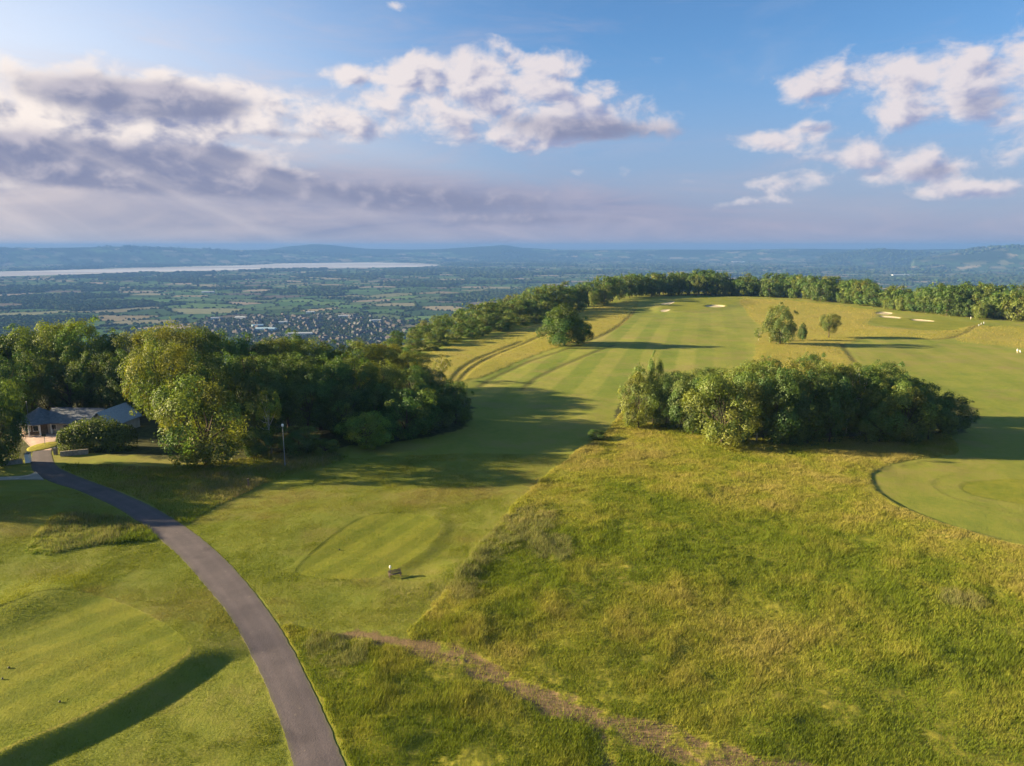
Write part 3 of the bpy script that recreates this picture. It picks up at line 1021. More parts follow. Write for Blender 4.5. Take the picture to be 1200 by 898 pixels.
sand_m = simple_mat('bunker_sand', (.40, .335, .215), .9, .15, 1.5, .1, .03)
BLAB = {'a': 'small upper sand bunker left of the far green', 'b': 'small lower sand bunker left of the far green, nearer the fairway',
        'c': 'shaded sand bunker right of the far green', 'd': 'long pale sand bunker left of its twin on the right hand golden slope',
        'e': 'long pale sand bunker nearest the golfers on the right hand slope', 'f': 'small shaded sand bunker above the two long ones'}
for nm, P, dep in BUNKERS:
    c = P.mean(0)
    rings = [1.0, .8, .55, .3]
    V = np.vstack([c + (P - c) * k * .97 for k in rings] + [c[None]])
    n = len(P)
    zz = height(V[:, 0], V[:, 1]) + .08
    V = np.column_stack([V - c, zz])
    Fc = []
    for r in range(len(rings) - 1):
        for k in range(n):
            k2 = (k + 1) % n
            Fc.append((r * n + k, r * n + k2, (r + 1) * n + k2, (r + 1) * n + k))
    for k in range(0, n):
        Fc.append((3 * n + k, 3 * n + (k + 1) % n, 4 * n, 4 * n))
    me = bpy.data.meshes.new('sand_bunker')
    me.from_pydata([tuple(v) for v in V], [], [f if f[2] != f[3] else f[:3] for f in Fc])
    me.materials.append(sand_m)
    o = link('sand_bunker', me)
    o.location = (c[0], c[1], 0)
    tag(o, BLAB[nm], 'bunker', 'sand bunkers')


# ------------------------------------------------------------------ long grass of the meadow (stuff)
def grass_material():
    m_ = bpy.data.materials.new('meadow_blades')
    m_.use_nodes = True
    T = NT(m_.node_tree)
    T.n.clear()
    c = attr(T, 'tint', True)
    d = T.node('ShaderNodeBsdfDiffuse')
    T.put(d.inputs[0], c)
    t = T.node('ShaderNodeBsdfTranslucent')
    T.put(t.inputs[0], T.vmul(c, (1.0, 1.0, .7)))
    mx = T.node('ShaderNodeMixShader')
    mx.inputs[0].default_value = .35
    T.l.new(d.outputs[0], mx.inputs[1])
    T.l.new(t.outputs[0], mx.inputs[2])
    o = T.node('ShaderNodeOutputMaterial')
    T.l.new(mx.outputs[0], o.inputs[0])
    return m_


def sample_polar(n, r0, r1, a0, a1, power, rng):
    """random ground points, denser near the viewer"""
    t = rng.random(n)
    k = 2 - power
    r = (r0 ** k + t * (r1 ** k - r0 ** k)) ** (1 / k)
    th = np.radians(a0 + (a1 - a0) * rng.random(n))
    return r * np.sin(th), r * np.cos(th), r


TUSSOCKS = [(560, 645, 4.5), (590, 625, 5), (620, 612, 5), (535, 675, 4), (545, 690, 3), (640, 640, 4), (110, 628, 6), (85, 622, 5), (400, 770, 3), (380, 752, 2.5), (270, 570, 6), (240, 575, 5), (345, 541, 5), (380, 534, 5), (1125, 705, 2.5)]


def build_grass():
    rng = np.random.default_rng(11)
    gm = grass_material()
    jobs = [('meadow_grass', 'long yellow green grass of the unmown meadow', 2800000, 42, 175, -46, 56, ('meadow', 'verge'), .34),
            ('rough_grass', 'tufted rough grass beside the lane and along the wood', 260000, 90, 180, -44, -12, ('leftrough', 'woodrough'), .42),
            ('lawn_grass', 'short turf blades of the mown ground around the lane and tees', 1950000, 42, 135, -56, 20, ('mown',), .085),
            ('golden_grass', 'golden unmown grass on the far slopes', 200000, 190, 640, -12, 40, ('goldstrip', 'goldright', 'goldpatch'), .26)]
    for name, lab, n, r0, r1, a0, a1, zones, hgt in jobs:
        x, y, r = sample_polar(n, r0, r1, a0, a1, 1.0, rng)
        keep = np.zeros(n)
        if zones == ('mown',):
            keep += 1
            for zn in ('meadow', 'verge', 'leftrough', 'woodrough', 'wood'):
                keep *= sdf(ZP[zn], x, y) > -.7
            keep *= 1 - .75 * (sdf(ZP['lgreen'], x, y) < 0) - .75 * (sdf(ZP['tee'], x, y) < 0)
        else:
          for zn in zones:
            keep = np.maximum(keep, (sdf(ZP[zn], x, y) + (fbm(x * .5, y * .5, 3) - .5) * 1.2 < .35) * 1.0)
        keep *= (sdf(ROADC, x, y, 12, closed=False) > 1.95 + .5 * (vnoise(x * 1.3, y * 1.3) - .3))
        dd = sdf(DIRT, x, y, 20, closed=False) + (fbm(x * .25, y * .25, 4) - .5) * 4.2
        d2 = sdf(DIRT2, x, y, 20, closed=False) + (fbm(x * .3 + 9, y * .3, 4) - .5) * 3.4
        bare = np.maximum(sstep(-dd, -2.6, -.7), .8 * sstep(-d2, -1.2, 0))
        thin = sstep(fbm(x * .09 + 7, y * .09, 3), .30, .52)
        keep *= (1 - bare * .80) * (.78 + .22 * thin)
        for zz in ('clump',):
            keep *= sdf(ZP[zz], x, y) > -3
        tus = np.zeros(n)
        for px, py, rr in TUSSOCKS:
            qx, qy = on_plane(px, py)
            tus = np.maximum(tus, np.exp(-((x - qx) ** 2 + ((y - qy) * .7) ** 2) / rr ** 2))
        tus = sstep(tus * fbm(x * .8 + 5, y * .8, 3), .18, .34)
        sel = rng.random(n) < keep
        tus = tus[sel]
        x, y, r = x[sel], y[sel], r[sel]
        n = len(x)
        z = height(x, y)
        big = fbm(x * .045 + 2, y * .045 + 8, 4)
        mid = fbm(x * .25, y * .25 + 3, 3)
        clump = fbm(x * .9, y * .9, 2)
        tall = 1 + .42 * sstep(fbm(x * .16 + 40, y * .16, 3), .56, .66) - .28 * sstep(fbm(x * .12 + 80, y * .12, 3), .52, .62)
        tall = tall + (.45 * tus if name != 'lawn_grass' else 0)
        h = tall * hgt * (.45 + .9 * mid) * (.55 + .9 * clump) * (.7 + .6 * rng.random(n))
        if name == 'meadow_grass':
            h = h * (.35 + .65 * sstep(sdf(ZP['ring'], x, y), .2, 4.5))
        w = np.clip(r * .00036, .022, .3) * (.7 + .6 * rng.random(n))
        th = rng.random(n) * 2 * np.pi
        lean = .55 * (rng.random(n)) + .1
        lth = th + rng.normal(0, .9, n) * 1.0
        dx, dy = np.cos(th), np.sin(th)
        lx = np.cos(lth + 1.57) * lean * h + .22 * h
        ly = np.sin(lth + 1.57) * lean * h - .02 * h
        V = np.empty((n, 3, 3))
        V[:, 0] = np.stack([x - dx * w, y - dy * w, z - .05], 1)
        V[:, 1] = np.stack([x + dx * w, y + dy * w, z - .05], 1)
        V[:, 2] = np.stack([x + lx, y + ly, z + h], 1)
        pal = np.array([(.140, .180, .020), (.222, .236, .034), (.268, .252, .048), (.305, .262, .078)])
        if name == 'rough_grass':
            pal = np.array([(.105, .155, .018), (.160, .190, .026), (.215, .205, .045), (.26, .21, .085)])
        if name == 'lawn_grass':
            pal = np.array([(.150, .185, .022), (.190, .208, .030), (.228, .216, .048), (.255, .212, .085)])
        if name == 'golden_grass':
            pal = np.array([(.195, .188, .034), (.225, .198, .040), (.25, .205, .05), (.265, .208, .062)])
        t = np.clip((big - .5) * 1.7 + (mid - .5) * 1.3 + .42 + rng.normal(0, .20, n) - .14 * (tall > 1.25) + np.clip((r - 95) / 120, -.25, .22), 0, .999) * 3
        if name == 'lawn_grass':
            t = np.clip(.8 + (t - 1.2) * .5 + 1.5 * sstep(fbm(x * .07 + 60, y * .11, 4), .50, .66), 0, 2.99)
        i = t.astype(int)
        f = (t - i)[:, None]
        c = pal[i] * (1 - f) + pal[i + 1] * f
        if name in ('meadow_grass', 'rough_grass'):
            grey = np.array([(.26, .225, .12), (.21, .19, .11), (.30, .24, .14), (.15, .18, .06)])[rng.integers(0, 4, n)]
            c = c * (1 - .5 * tus[:, None]) + grey * .5 * tus[:, None]
        c = c * (.8 + .4 * rng.random(n))[:, None]
        c3 = np.repeat(c, 3, 0)
        me = mesh_np(name, V.reshape(-1, 3), np.arange(3 * n).reshape(-1, 3), [gm], cols=dict(tint=c3))
        tag(link(name, me), lab, kind='stuff')


build_grass()
#%%PART2
# ------------------------------------------------------------------ trees
def leaf_material():
    m_ = bpy.data.materials.new('foliage')
    m_.use_nodes = True
    T = NT(m_.node_tree)
    T.n.clear()
    oi = T.node('ShaderNodeObjectInfo')
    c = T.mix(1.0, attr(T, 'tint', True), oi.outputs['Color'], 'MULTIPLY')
    d = T.node('ShaderNodeBsdfDiffuse')
    T.put(d.inputs[0], c)
    t = T.node('ShaderNodeBsdfTranslucent')
    T.put(t.inputs[0], T.vmul(c, (1.25, 1.15, .55)))
    mx = T.node('ShaderNodeMixShader')
    mx.inputs[0].default_value = .36
    T.l.new(d.outputs[0], mx.inputs[1])
    T.l.new(t.outputs[0], mx.inputs[2])
    gl = T.node('ShaderNodeBsdfGlossy')
    gl.inputs['Roughness'].default_value = .5
    T.put(gl.inputs[0], (.6, .6, .6))
    m2 = T.node('ShaderNodeMixShader')
    m2.inputs[0].default_value = .03
    T.l.new(mx.outputs[0], m2.inputs[1])
    T.l.new(gl.outputs[0], m2.inputs[2])
    o = T.node('ShaderNodeOutputMaterial')
    T.l.new(m2.outputs[0], o.inputs[0])
    return m_


LEAF = leaf_material()
BARK = simple_mat('bark', (.085, .065, .048), .95, .35, 2.0, .1, .05)
PALEBARK = simple_mat('pale_bark', (.34, .31, .26), .9, .35, 2.5, .1, .03)


def crown_mesh(kind, seed, n_leaf, leaf):
    """unit tree: height 1, spread 1; returns crown mesh and trunk mesh"""
    rng = np.random.default_rng(seed)
    K = dict(
        oak=dict(c=(.60,), r=(.44, .40), lobes=44, lr=(.085, .20), trunk=.34, tr=.022),
        tall=dict(c=(.58,), r=(.40, .42), lobes=44, lr=(.075, .18), trunk=.3, tr=.018),
        shrub=dict(c=(.44,), r=(.43, .46), lobes=42, lr=(.085, .20), trunk=.2, tr=.018),
        open=dict(c=(.62,), r=(.36, .37), lobes=26, lr=(.07, .13), trunk=.55, tr=.014),
        cone=dict(c=(.40,), r=(.42, .44), lobes=52, lr=(.07, .16), trunk=.2, tr=.020),
        slim=dict(c=(.55,), r=(.30, .44), lobes=30, lr=(.07, .16), trunk=.4, tr=.016),
    )[kind]
    cz = K['c'][0]
    rx, rz_ = K['r']
    lob = []
    tries = 0
    while len(lob) < K['lobes'] and tries < 4000:
        tries += 1
        d = rng.normal(size=3)
        d /= np.linalg.norm(d)
        rr = rng.uniform(.50, .95)
        p = d * rr
        if kind == 'cone':
            hgt = p[2] * .5 + .5
            p[:2] *= np.clip(1.22 * (1 - hgt) ** 1.05 + .06, 0, 1.0)
        if kind in ('oak', 'tall', 'open') and p[2] < -.5:
            p[:2] *= .7
        q = np.array([p[0] * rx, p[1] * rx, cz + p[2] * rz_])
        lr = rng.uniform(*K['lr']) * (1.0 if q[2] < .8 else .8)
        if q[2] - lr * .85 < .02:
            q[2] = .02 + lr * .85
        if q[2] + lr > 1.02:
            q[2] = 1.02 - lr
        if any(np.linalg.norm(q - o[0]) < .55 * min(lr, o[1]) for o in lob):
            continue
        lob.append((q, lr, rng.uniform(.72, 1.25), rng.uniform(-1, 1)))
    for _ in range(10 if kind != 'cone' else 5):      # leading shoots that break the outline
        d = rng.normal(size=3)
        d[2] = abs(d[2]) * 1.1 if rng.random() < .8 else d[2]
        d /= np.linalg.norm(d)
        q = np.array([d[0] * rx, d[1] * rx, cz + d[2] * rz_]) * np.array([1.08, 1.08, 1.02])
        if kind == 'cone':
            q[:2] *= np.clip(1.2 - (q[2] - .1), .1, 1)
        lob.append((q, rng.uniform(.035, .07), rng.uniform(.85, 1.3), rng.uniform(-1, 1)))
    cen = np.array([0, 0, cz - .08])
    areas = np.array([l[1] ** 2 for l in lob])
    pick = rng.choice(len(lob), n_leaf, p=areas / areas.sum())
    C = np.array([l[0] for l in lob])[pick]
    Rr = np.array([l[1] for l in lob])[pick]
    Sh = np.array([l[2] for l in lob])[pick]
    Hu = np.array([l[3] for l in lob])[pick]
    d = rng.normal(size=(n_leaf, 3))
    out = C - cen
    out /= np.linalg.norm(out, axis=1)[:, None] + 1e-6
    d = d / np.linalg.norm(d, axis=1)[:, None] + out * .65 + np.array([0, 0, .25])
    d /= np.linalg.norm(d, axis=1)[:, None]
    rad = Rr * (1.0 - .55 * rng.random(n_leaf) ** 2.2 + (rng.random(n_leaf) < .10) * rng.random(n_leaf) * .30)
    # twiggy sub-clumps on each lobe
    lump = fbm(np.arctan2(d[:, 1], d[:, 0]) * 3.0 + pick * 7.1, d[:, 2] * 4.2 + pick * 3.3, 3)
    rad *= .70 + .62 * lump
    P = C + d * rad[:, None] * np.array([1, 1, .92])
    P[:, 2] = np.maximum(P[:, 2], .012)
    hole = fbm(P[:, 0] * 9 + P[:, 2] * 6 + seed, P[:, 1] * 9 - P[:, 2] * 7, 2)
    ok_ = hole > (.33 if kind != 'cone' else .12)
    P, d, pick, Sh, Hu = P[ok_], d[ok_], pick[ok_], Sh[ok_], Hu[ok_]
    n_leaf = len(P)
    nrm = d * 1.1 + rng.normal(size=(n_leaf, 3)) * .42 + np.array([0, 0, .2])
    nrm /= np.linalg.norm(nrm, axis=1)[:, None]
    a = np.cross(nrm, rng.normal(size=(n_leaf, 3)))
    a /= np.linalg.norm(a, axis=1)[:, None] + 1e-6
    b = np.cross(nrm, a)
    sz = leaf * (.65 + .8 * rng.random(n_leaf))[:, None]
    V = np.empty((n_leaf, 4, 3))
    V[:, 0] = P - a * sz
    V[:, 1] = P - b * sz * .62 + nrm * sz * .12
    V[:, 2] = P + a * sz
    V[:, 3] = P + b * sz * .62 + nrm * sz * .12
    tint = np.stack([.102 + .030 * Hu, .146 + .008 * Hu, .026 - .002 * Hu], 1) * Sh[:, None] * (.72 + .56 * rng.random(n_leaf))[:, None]
    sxy = .5 / np.percentile(np.hypot(P[:, 0], P[:, 1]), 97)
    sz_ = 1.0 / np.percentile(P[:, 2], 99.7)
    V = V * np.array([sxy, sxy, sz_])
    me = mesh_np('crown', V.reshape(-1, 3), np.arange(4 * n_leaf).reshape(-1, 4), [LEAF], cols=dict(tint=np.repeat(tint, 4, 0)))
    mb = MB()
    top = cz + .15
    tr = K['tr']
    sway = rng.normal(0, .015, (5, 2))
    pts = [(sway[i][0] * i * .5, sway[i][1] * i * .5, t * top - .012) for i, t in enumerate((0, .12, .4, .7, 1.0))]
    mb.tube(pts, [tr * 1.5, tr, tr * .85, tr * .55, tr * .2], 8)
    order = rng.permutation(len(lob))[:11]
    for q in order:
        e = lob[q][0]
        h0 = min(max(K['trunk'] * rng.uniform(.6, 1.3), .08), e[2] * .85, top * .9)
        s0 = Vector((sway[2][0] * .8, sway[2][1] * .8, h0))
        mid = s0.lerp(Vector(e), .5) + Vector((0, 0, -.02))
        mb.tube([s0, mid, e], [tr * .5, tr * .34, tr * .12], 6)
    mb.v = [(a * sxy, b * sxy, c * sz_) for a, b, c in mb.v]
    return me, mb


PROTO = {}
for nm, kind, seed, nl, lf in [('oak_a', 'oak', 1, 28500, 0.0092), ('oak_b', 'oak', 2, 28500, 0.0089), ('oak_c', 'oak', 3, 26600, 0.0092), ('tall_a', 'tall', 4, 24700, 0.0089), ('tall_b', 'tall', 5, 24700, 0.0085),
                               ('shrub_a', 'shrub', 6, 22800, 0.0107), ('shrub_b', 'shrub', 7, 22800, 0.0111), ('shrub_c', 'shrub', 8, 20900, 0.0111), ('open_a', 'open', 9, 7020, 0.0101), ('open_b', 'open', 10, 6210, 0.0097),
                               ('cone_a', 'cone', 12, 28500, 0.0092), ('slim_a', 'slim', 13, 15200, 0.0096), ('far_a', 'oak', 21, 5670, 0.0194), ('far_b', 'shrub', 22, 5670, 0.0202), ('far_c', 'oak', 23, 5670, 0.0194), ('far_d', 'shrub', 24, 5400, 0.0211), ('far_e', 'tall', 25, 5670, 0.0185)]:
    cm, tb = crown_mesh(kind, seed, nl, lf)
    PROTO[nm] = (cm, tb.mesh('trunk', [PALEBARK if nm.startswith('open') else BARK], True))
_r = random.Random(5)


def tree(name, proto, x, y, h, w, tint, label, cat='tree', group=None, rot=None, zoff=0.0):
    e = empty(name, (x, y, hz(x, y) - .05 + zoff), _r.uniform(0, 6.28) if rot is None else rot)
    tag(e, label, cat, group)
    cm, tm = PROTO[proto]
    for nm, me in (('trunk', tm), ('crown', cm)):
        o = link(nm, me, e)
        o.scale = (w, w, h)
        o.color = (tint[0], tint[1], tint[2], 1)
    return e


def spot(px, by, ty, wpx):
    """ground point under a photograph pixel, and the height and spread of what stands there"""
    x, y = on_plane(px, by)
    d = ray(px, ty)
    z = CAM_Z + d[2] / d[1] * y
    depth = y * math.cos(PITCH) + CAM_Z * math.sin(PITCH)
    return x, y, z, wpx / F_PX * depth


G_ = (1.0, 1.0, 1.0)
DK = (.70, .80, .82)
YL = (1.28, 1.12, .8)  # yellow sunlight on the crown put into its leaf tint
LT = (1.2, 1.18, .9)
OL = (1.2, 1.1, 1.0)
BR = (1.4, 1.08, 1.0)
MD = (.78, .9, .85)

WOOD_LABEL = 'broadleaf tree in the thick of the wood behind the low roofed building'
wood_trees = [
    # back rows of the left hand wood
    ('tall_a', -60, 482, 382, 95, DK, None), ('oak_a', -10, 484, 384, 85, MD, None), ('tall_b', 28, 482, 380, 70, MD, None), ('oak_b', 62, 481, 377, 78, LT, 'sunlit yellow green crown topping the dark wood behind the slate roof, left of its equal'),
    ('oak_c', 104, 479, 374, 80, LT, 'tall sunlit crown highest behind the slate roof, right of its equal'), ('tall_a', 138, 477, 391, 55, DK, 'dark narrow tree between the sunlit crowns behind the slate roof'),
    ('oak_a', 172, 478, 384, 62, OL, None), ('oak_b', 216, 480, 377, 92, YL, 'tallest olive gold tree in the middle of the left hand wood'), ('oak_c', 262, 478, 386, 78, MD, None), ('tall_b', 296, 475, 392, 60, DK, None), ('oak_a', 330, 474, 395, 62, G_, None),
    ('oak_b', 362, 472, 398, 58, LT, None), ('tall_a', 390, 471, 401, 56, LT, None), ('oak_c', 420, 469, 399, 62, OL, None), ('oak_a', 450, 464, 403, 58, BR, None), ('oak_b', 480, 456, 412, 50, OL, None),
    ('tall_b', 345, 470, 388, 40, MD, 'dark rounded crown rising above the sunlit wood in front of the town'),
    # middle rows
    ('tall_b', 4, 506, 410, 62, DK, None), ('oak_c', 40, 494, 412, 55, DK, None), ('tall_a', 85, 490, 405, 60, DK, None), ('oak_b', 120, 492, 412, 58, DK, None), ('tall_b', 150, 496, 410, 50, DK, None),
    ('oak_b', 198, 522, 402, 84, YL, 'yellow lit tree beside the slate roof, behind the round front tree'), ('oak_c', 262, 512, 412, 70, DK, None), ('oak_a', 300, 508, 416, 66, DK, None), ('oak_b', 338, 506, 414, 66, DK, None), ('oak_c', 376, 503, 416, 70, MD, None),
    ('oak_a', 412, 497, 418, 62, MD, None), ('oak_b', 446, 491, 424, 60, OL, None), ('shrub_a', 478, 480, 430, 50, MD, None), ('shrub_b', 505, 470, 432, 40, MD, None),
    ('shrub_a', 58, 487, 452, 44, DK, None), ('shrub_b', 92, 486, 450, 48, DK, None), ('shrub_c', 128, 487, 452, 44, DK, None), ('shrub_a', 158, 492, 455, 40, DK, None), ('shrub_b', 22, 498, 460, 36, DK, None),
    ('oak_b', 318, 518, 440, 60, DK, None), ('oak_c', 362, 514, 440, 60, DK, None), ('shrub_a', 405, 510, 446, 60, DK, None), ('shrub_c', 440, 503, 448, 58, DK, None),
]
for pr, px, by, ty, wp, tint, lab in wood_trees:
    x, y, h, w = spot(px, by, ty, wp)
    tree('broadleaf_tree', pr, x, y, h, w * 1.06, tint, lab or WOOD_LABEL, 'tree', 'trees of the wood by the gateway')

front_trees = [
    ('broadleaf_tree', 'shrub_a', 242, 543, 437, 108, (1.2, 1.12, .9), 'big round sunlit tree at the front of the wood, right of the hedge', 'tree'),
    ('broadleaf_tree', 'open_a', 318, 531, 458, 34, (1.5, 1.4, .9), 'thin sunlit sapling with a pale stem behind the lamp post', 'tree'),
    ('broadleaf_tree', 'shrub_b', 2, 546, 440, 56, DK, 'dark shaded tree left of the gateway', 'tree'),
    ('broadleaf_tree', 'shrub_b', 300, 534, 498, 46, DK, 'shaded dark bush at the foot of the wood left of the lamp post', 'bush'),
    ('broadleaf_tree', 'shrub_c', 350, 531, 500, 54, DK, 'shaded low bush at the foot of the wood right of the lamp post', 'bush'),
    ('shrub', 'shrub_a', 430, 523, 480, 66, (1.25, 1.35, .9), 'bright green bush standing forward of the shaded wood above the fairway', 'bush'),
    ('shrub', 'shrub_b', 478, 513, 452, 74, MD, 'large dark green bush at the wood corner, second from the fairway end', 'bush'),
    ('shrub', 'shrub_a', 508, 503, 452, 62, DK, 'dark bush between the large corner bush and the wood tip', 'bush'),
    ('shrub', 'shrub_c', 534, 496, 446, 44, DK, 'dark rounded bush at the very tip of the wood on the fairway', 'bush'),
    ('shrub', 'shrub_c', 381, 531, 515, 34, (1.15, 1.1, .95), 'small low bush out on the grass right of the lamp post', 'bush'),
    ('dead_tree', 'open_b', 517, 446, 418, 26, BR, 'thin half bare tree at the golden slope, at the end of the wood', 'tree'),
]
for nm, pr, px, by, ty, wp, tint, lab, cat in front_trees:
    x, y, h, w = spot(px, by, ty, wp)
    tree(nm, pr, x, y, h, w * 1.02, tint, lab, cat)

# trees past the left edge of the photograph whose long shadows fall across the lane
for px, by, ty, wp in [(-70, 548, 440, 90), (-120, 556, 430, 90), (-190, 563, 430, 100), (-120, 580, 470, 80), (-200, 590, 470, 90), (-270, 578, 440, 100), (-330, 592, 450, 100), (-60, 566, 490, 60)]:
    x, y, h, w = spot(px, by, ty, wp)
    tree('broadleaf_tree', _r.choice(['oak_a', 'oak_b', 'tall_a', 'shrub_a']), x, y, h, w, MD, 'tree of the shelter belt just past the left edge of the picture', 'tree', 'trees past the left edge')

CL = 'tree grown into the middle of the thicket on the meadow edge'
clump = [
    ('shrub_a', 748, 502, 430, 48, OL, 'leftmost olive tree of the thicket on the meadow edge'), ('slim_a', 765, 497, 411, 20, LT, 'slim young tree topping the left end of the thicket'),
    ('oak_b', 790, 501, 436, 52, MD, None), ('shrub_b', 812, 508, 440, 56, G_, None), ('shrub_c', 846, 521, 440, 88, OL, 'broad olive tree bulging from the front of the thicket'), ('oak_c', 880, 515, 428, 70, OL, None),
    ('shrub_a', 905, 521, 432, 62, DK, None), ('open_a', 886, 519, 436, 40, G_, 'tree with a bare pale leaning stem at the thicket front'), ('oak_a', 925, 510, 422, 62, BR, None), ('shrub_b', 946, 521, 430, 62, DK, None), ('shrub_c', 972, 519, 440, 50, DK, None),
    ('oak_b', 968, 506, 424, 50, OL, None), ('open_b', 992, 508, 428, 42, G_, 'pale stemmed thin tree right of the thicket middle, left of a similar one'), ('open_a', 1007, 508, 426, 44, LT, 'pale stemmed thin tree right of the thicket middle, right of a similar one'),
    ('oak_c', 1028, 505, 424, 60, MD, None), ('shrub_b', 1030, 517, 452, 50, OL, None), ('shrub_a', 1058, 517, 446, 64, OL, None), ('oak_a', 1070, 506, 446, 52, MD, None), ('shrub_c', 1088, 515, 462, 50, G_, None),
    ('shrub_a', 1114, 506, 461, 46, DK, 'darkest rounded bush closing the right end of the thicket'), ('oak_b', 835, 492, 432, 58, G_, None), ('oak_a', 892, 492, 420, 56, G_, None), ('oak_c', 945, 490, 415, 46, MD, None), ('oak_b', 1000, 490, 430, 56, DK, None), ('oak_a', 1050, 490, 440, 56, MD, None),
    ('shrub_b', 866, 521, 468, 46, OL, None), ('shrub_a', 925, 522, 474, 46, DK, None), ('shrub_c', 1015, 518, 478, 44, OL, None), ('shrub_b', 780, 502, 458, 40, MD, None),
]
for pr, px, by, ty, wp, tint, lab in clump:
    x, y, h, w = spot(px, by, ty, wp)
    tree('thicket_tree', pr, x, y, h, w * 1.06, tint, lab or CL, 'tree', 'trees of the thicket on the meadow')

singles = [
    ('lone_tree', 'cone_a', 661, 405, 357, 58, (.62, .78, .62), 'big pointed lone tree between the golden strip and the fairway'),
    ('lone_tree', 'shrub_b', 683, 402, 376, 26, DK, 'smaller dark tree pressed against the right side of the big lone tree'),
    ('lone_tree', 'shrub_b', 914, 404, 357, 38, (1.0, .95, .95), 'upright leafy tree on the golden slope above the thicket'),
    ('lone_tree', 'oak_b', 971, 396, 368, 25, (1.1, .95, .95), 'small round headed tree right of the upright tree on the golden slope'),
    ('lone_tree', 'cone_a', 940, 399, 379, 11, DK, 'tiny pointed young tree between the two trees on the golden slope'),
    ('lone_tree', 'open_a', 889, 400, 385, 13, LT, 'tiny thin sapling left of the upright tree on the golden slope'),
    ('shrub', 'shrub_a', 700, 513, 501, 24, DK, 'small dark bush alone on the meadow corner left of the thicket'),
]
for nm, pr, px, by, ty, wp, tint, lab in singles:
    x, y, h, w = spot(px, by, ty, wp)
    tree(nm, pr, x, y, h, w, tint, lab, 'bush' if nm == 'shrub' else 'tree')

# the long wood on the scarp edge: front line of feet and the skyline of crowns
FOOT = [(440, 436), (470, 424), (490, 416), (525, 405), (560, 396), (600, 386), (640, 376), (690, 362), (740, 350), (800, 347.5), (860, 347.5), (920, 350), (1000, 357.5), (1040, 362.5), (1100, 370), (1150, 374), (1200, 377), (1260, 382), (1330, 388)]
CROWN = [(440, 404), (470, 388), (490, 378), (525, 366), (560, 354), (600, 344), (640, 334), (690, 328), (730, 321), (770, 321), (815, 315), (850, 322), (920, 322.5), (960, 324), (1010, 329), (1040, 336), (1075, 337), (1110, 331), (1150, 334), (1200, 338), (1260, 342), (1330, 348)]
fx_, fy_ = zip(*FOOT)
cx_, cy_ = zip(*CROWN)
tints = [MD, OL, G_, MD, DK, DK, G_, MD, (.9, 1.0, .8), (1.2, 1.05, .9)]
px = 446.0
_r.seed(9)
FARG = 'trees of the long wood along the hill edge'
far_named = {4: 'sunlit tree nearest the wood gap in the long hill edge wood'}


def far_label(px):
    if px < 560:
        return 'tree at the near left end of the long wood, above the golden strip'
    if px < 700:
        return 'tree of the long wood behind the big lone tree'
    if px < 880:
        return 'tree of the long wood behind the far green'
    if px < 1045:
        return 'tree of the long wood behind the golden slope'
    return 'tree of the long wood behind the golfers'


while px < 1320:
    by = np.interp(px, fx_, fy_)
    x0, y0, _, _ = spot(px, by, by - 10, 10)
    dd = math.hypot(x0, y0)
    slope_part = px < 690
    for row in range(4 if slope_part else 3):
        off = (4.0, 22.0, 42.0, 64.0)[row] if slope_part else dd * .012 + row * 13.0
        k = 1 + (off + _r.uniform(-3, 3)) / dd
        x, y = x0 * k + _r.uniform(-2, 2), y0 * k
        ty = np.interp(px, cx_, cy_)
        if slope_part:                              # canopy falling away down the scarp behind a low front line
            f = (.34, .60, .82, 1.0)[row] * _r.uniform(.92, 1.05)
            ty = by + (ty - by) * f
            h = CAM_Z + ray(px, ty)[2] / ray(px, ty)[1] * y
        else:
            h = CAM_Z + ray(px, ty)[2] / ray(px, ty)[1] * y
            h *= _r.uniform(.5, .95) if row == 0 else (_r.uniform(.72, 1.08) if row == 1 else _r.uniform(.78, 1.12))
        h = min(max(h - hz(x, y), 3.5), 28)
        w = max(h * _r.uniform(.75, 1.05) * (1.15 if slope_part else 1.0), 8.5)
        tree('hillside_tree', _r.choice(['far_a', 'far_b', 'far_c', 'far_d', 'far_e', 'far_a'] if row else ['far_b', 'far_d', 'far_b', 'far_d' if slope_part else 'far_c']), x, y, h, w, _r.choice([G_, MD, G_, OL, MD, DK] if slope_part else tints), far_label(px), 'tree', FARG)
    px += max(F_PX * (5.6 if px < 640 else 7.6) / dd, 9.5) * _r.uniform(.85, 1.15)
for px, by, ty, wp, lab in [(1148, 374, 352, 17, 'small round paler tree at the foot of the long wood beside the golfers'), (1058, 364, 345, 20, 'rounded bush at the foot of the long wood left of the golfers'), (1040, 362, 348, 12, 'small bush at the foot of the long wood above the bunkers'), (990, 356, 348, 9, 'tiny bush at the wood foot above the golden slope'), (955, 353, 343, 10, 'tiny round bush at the wood foot above the upright tree'), (886, 347, 334, 14, 'pale green bush at the wood foot right of the far green')]:
    x, y, h, w = spot(px, by, ty, wp)
    tree('shrub', 'far_b', x, y, h, w, OL, lab, 'bush')


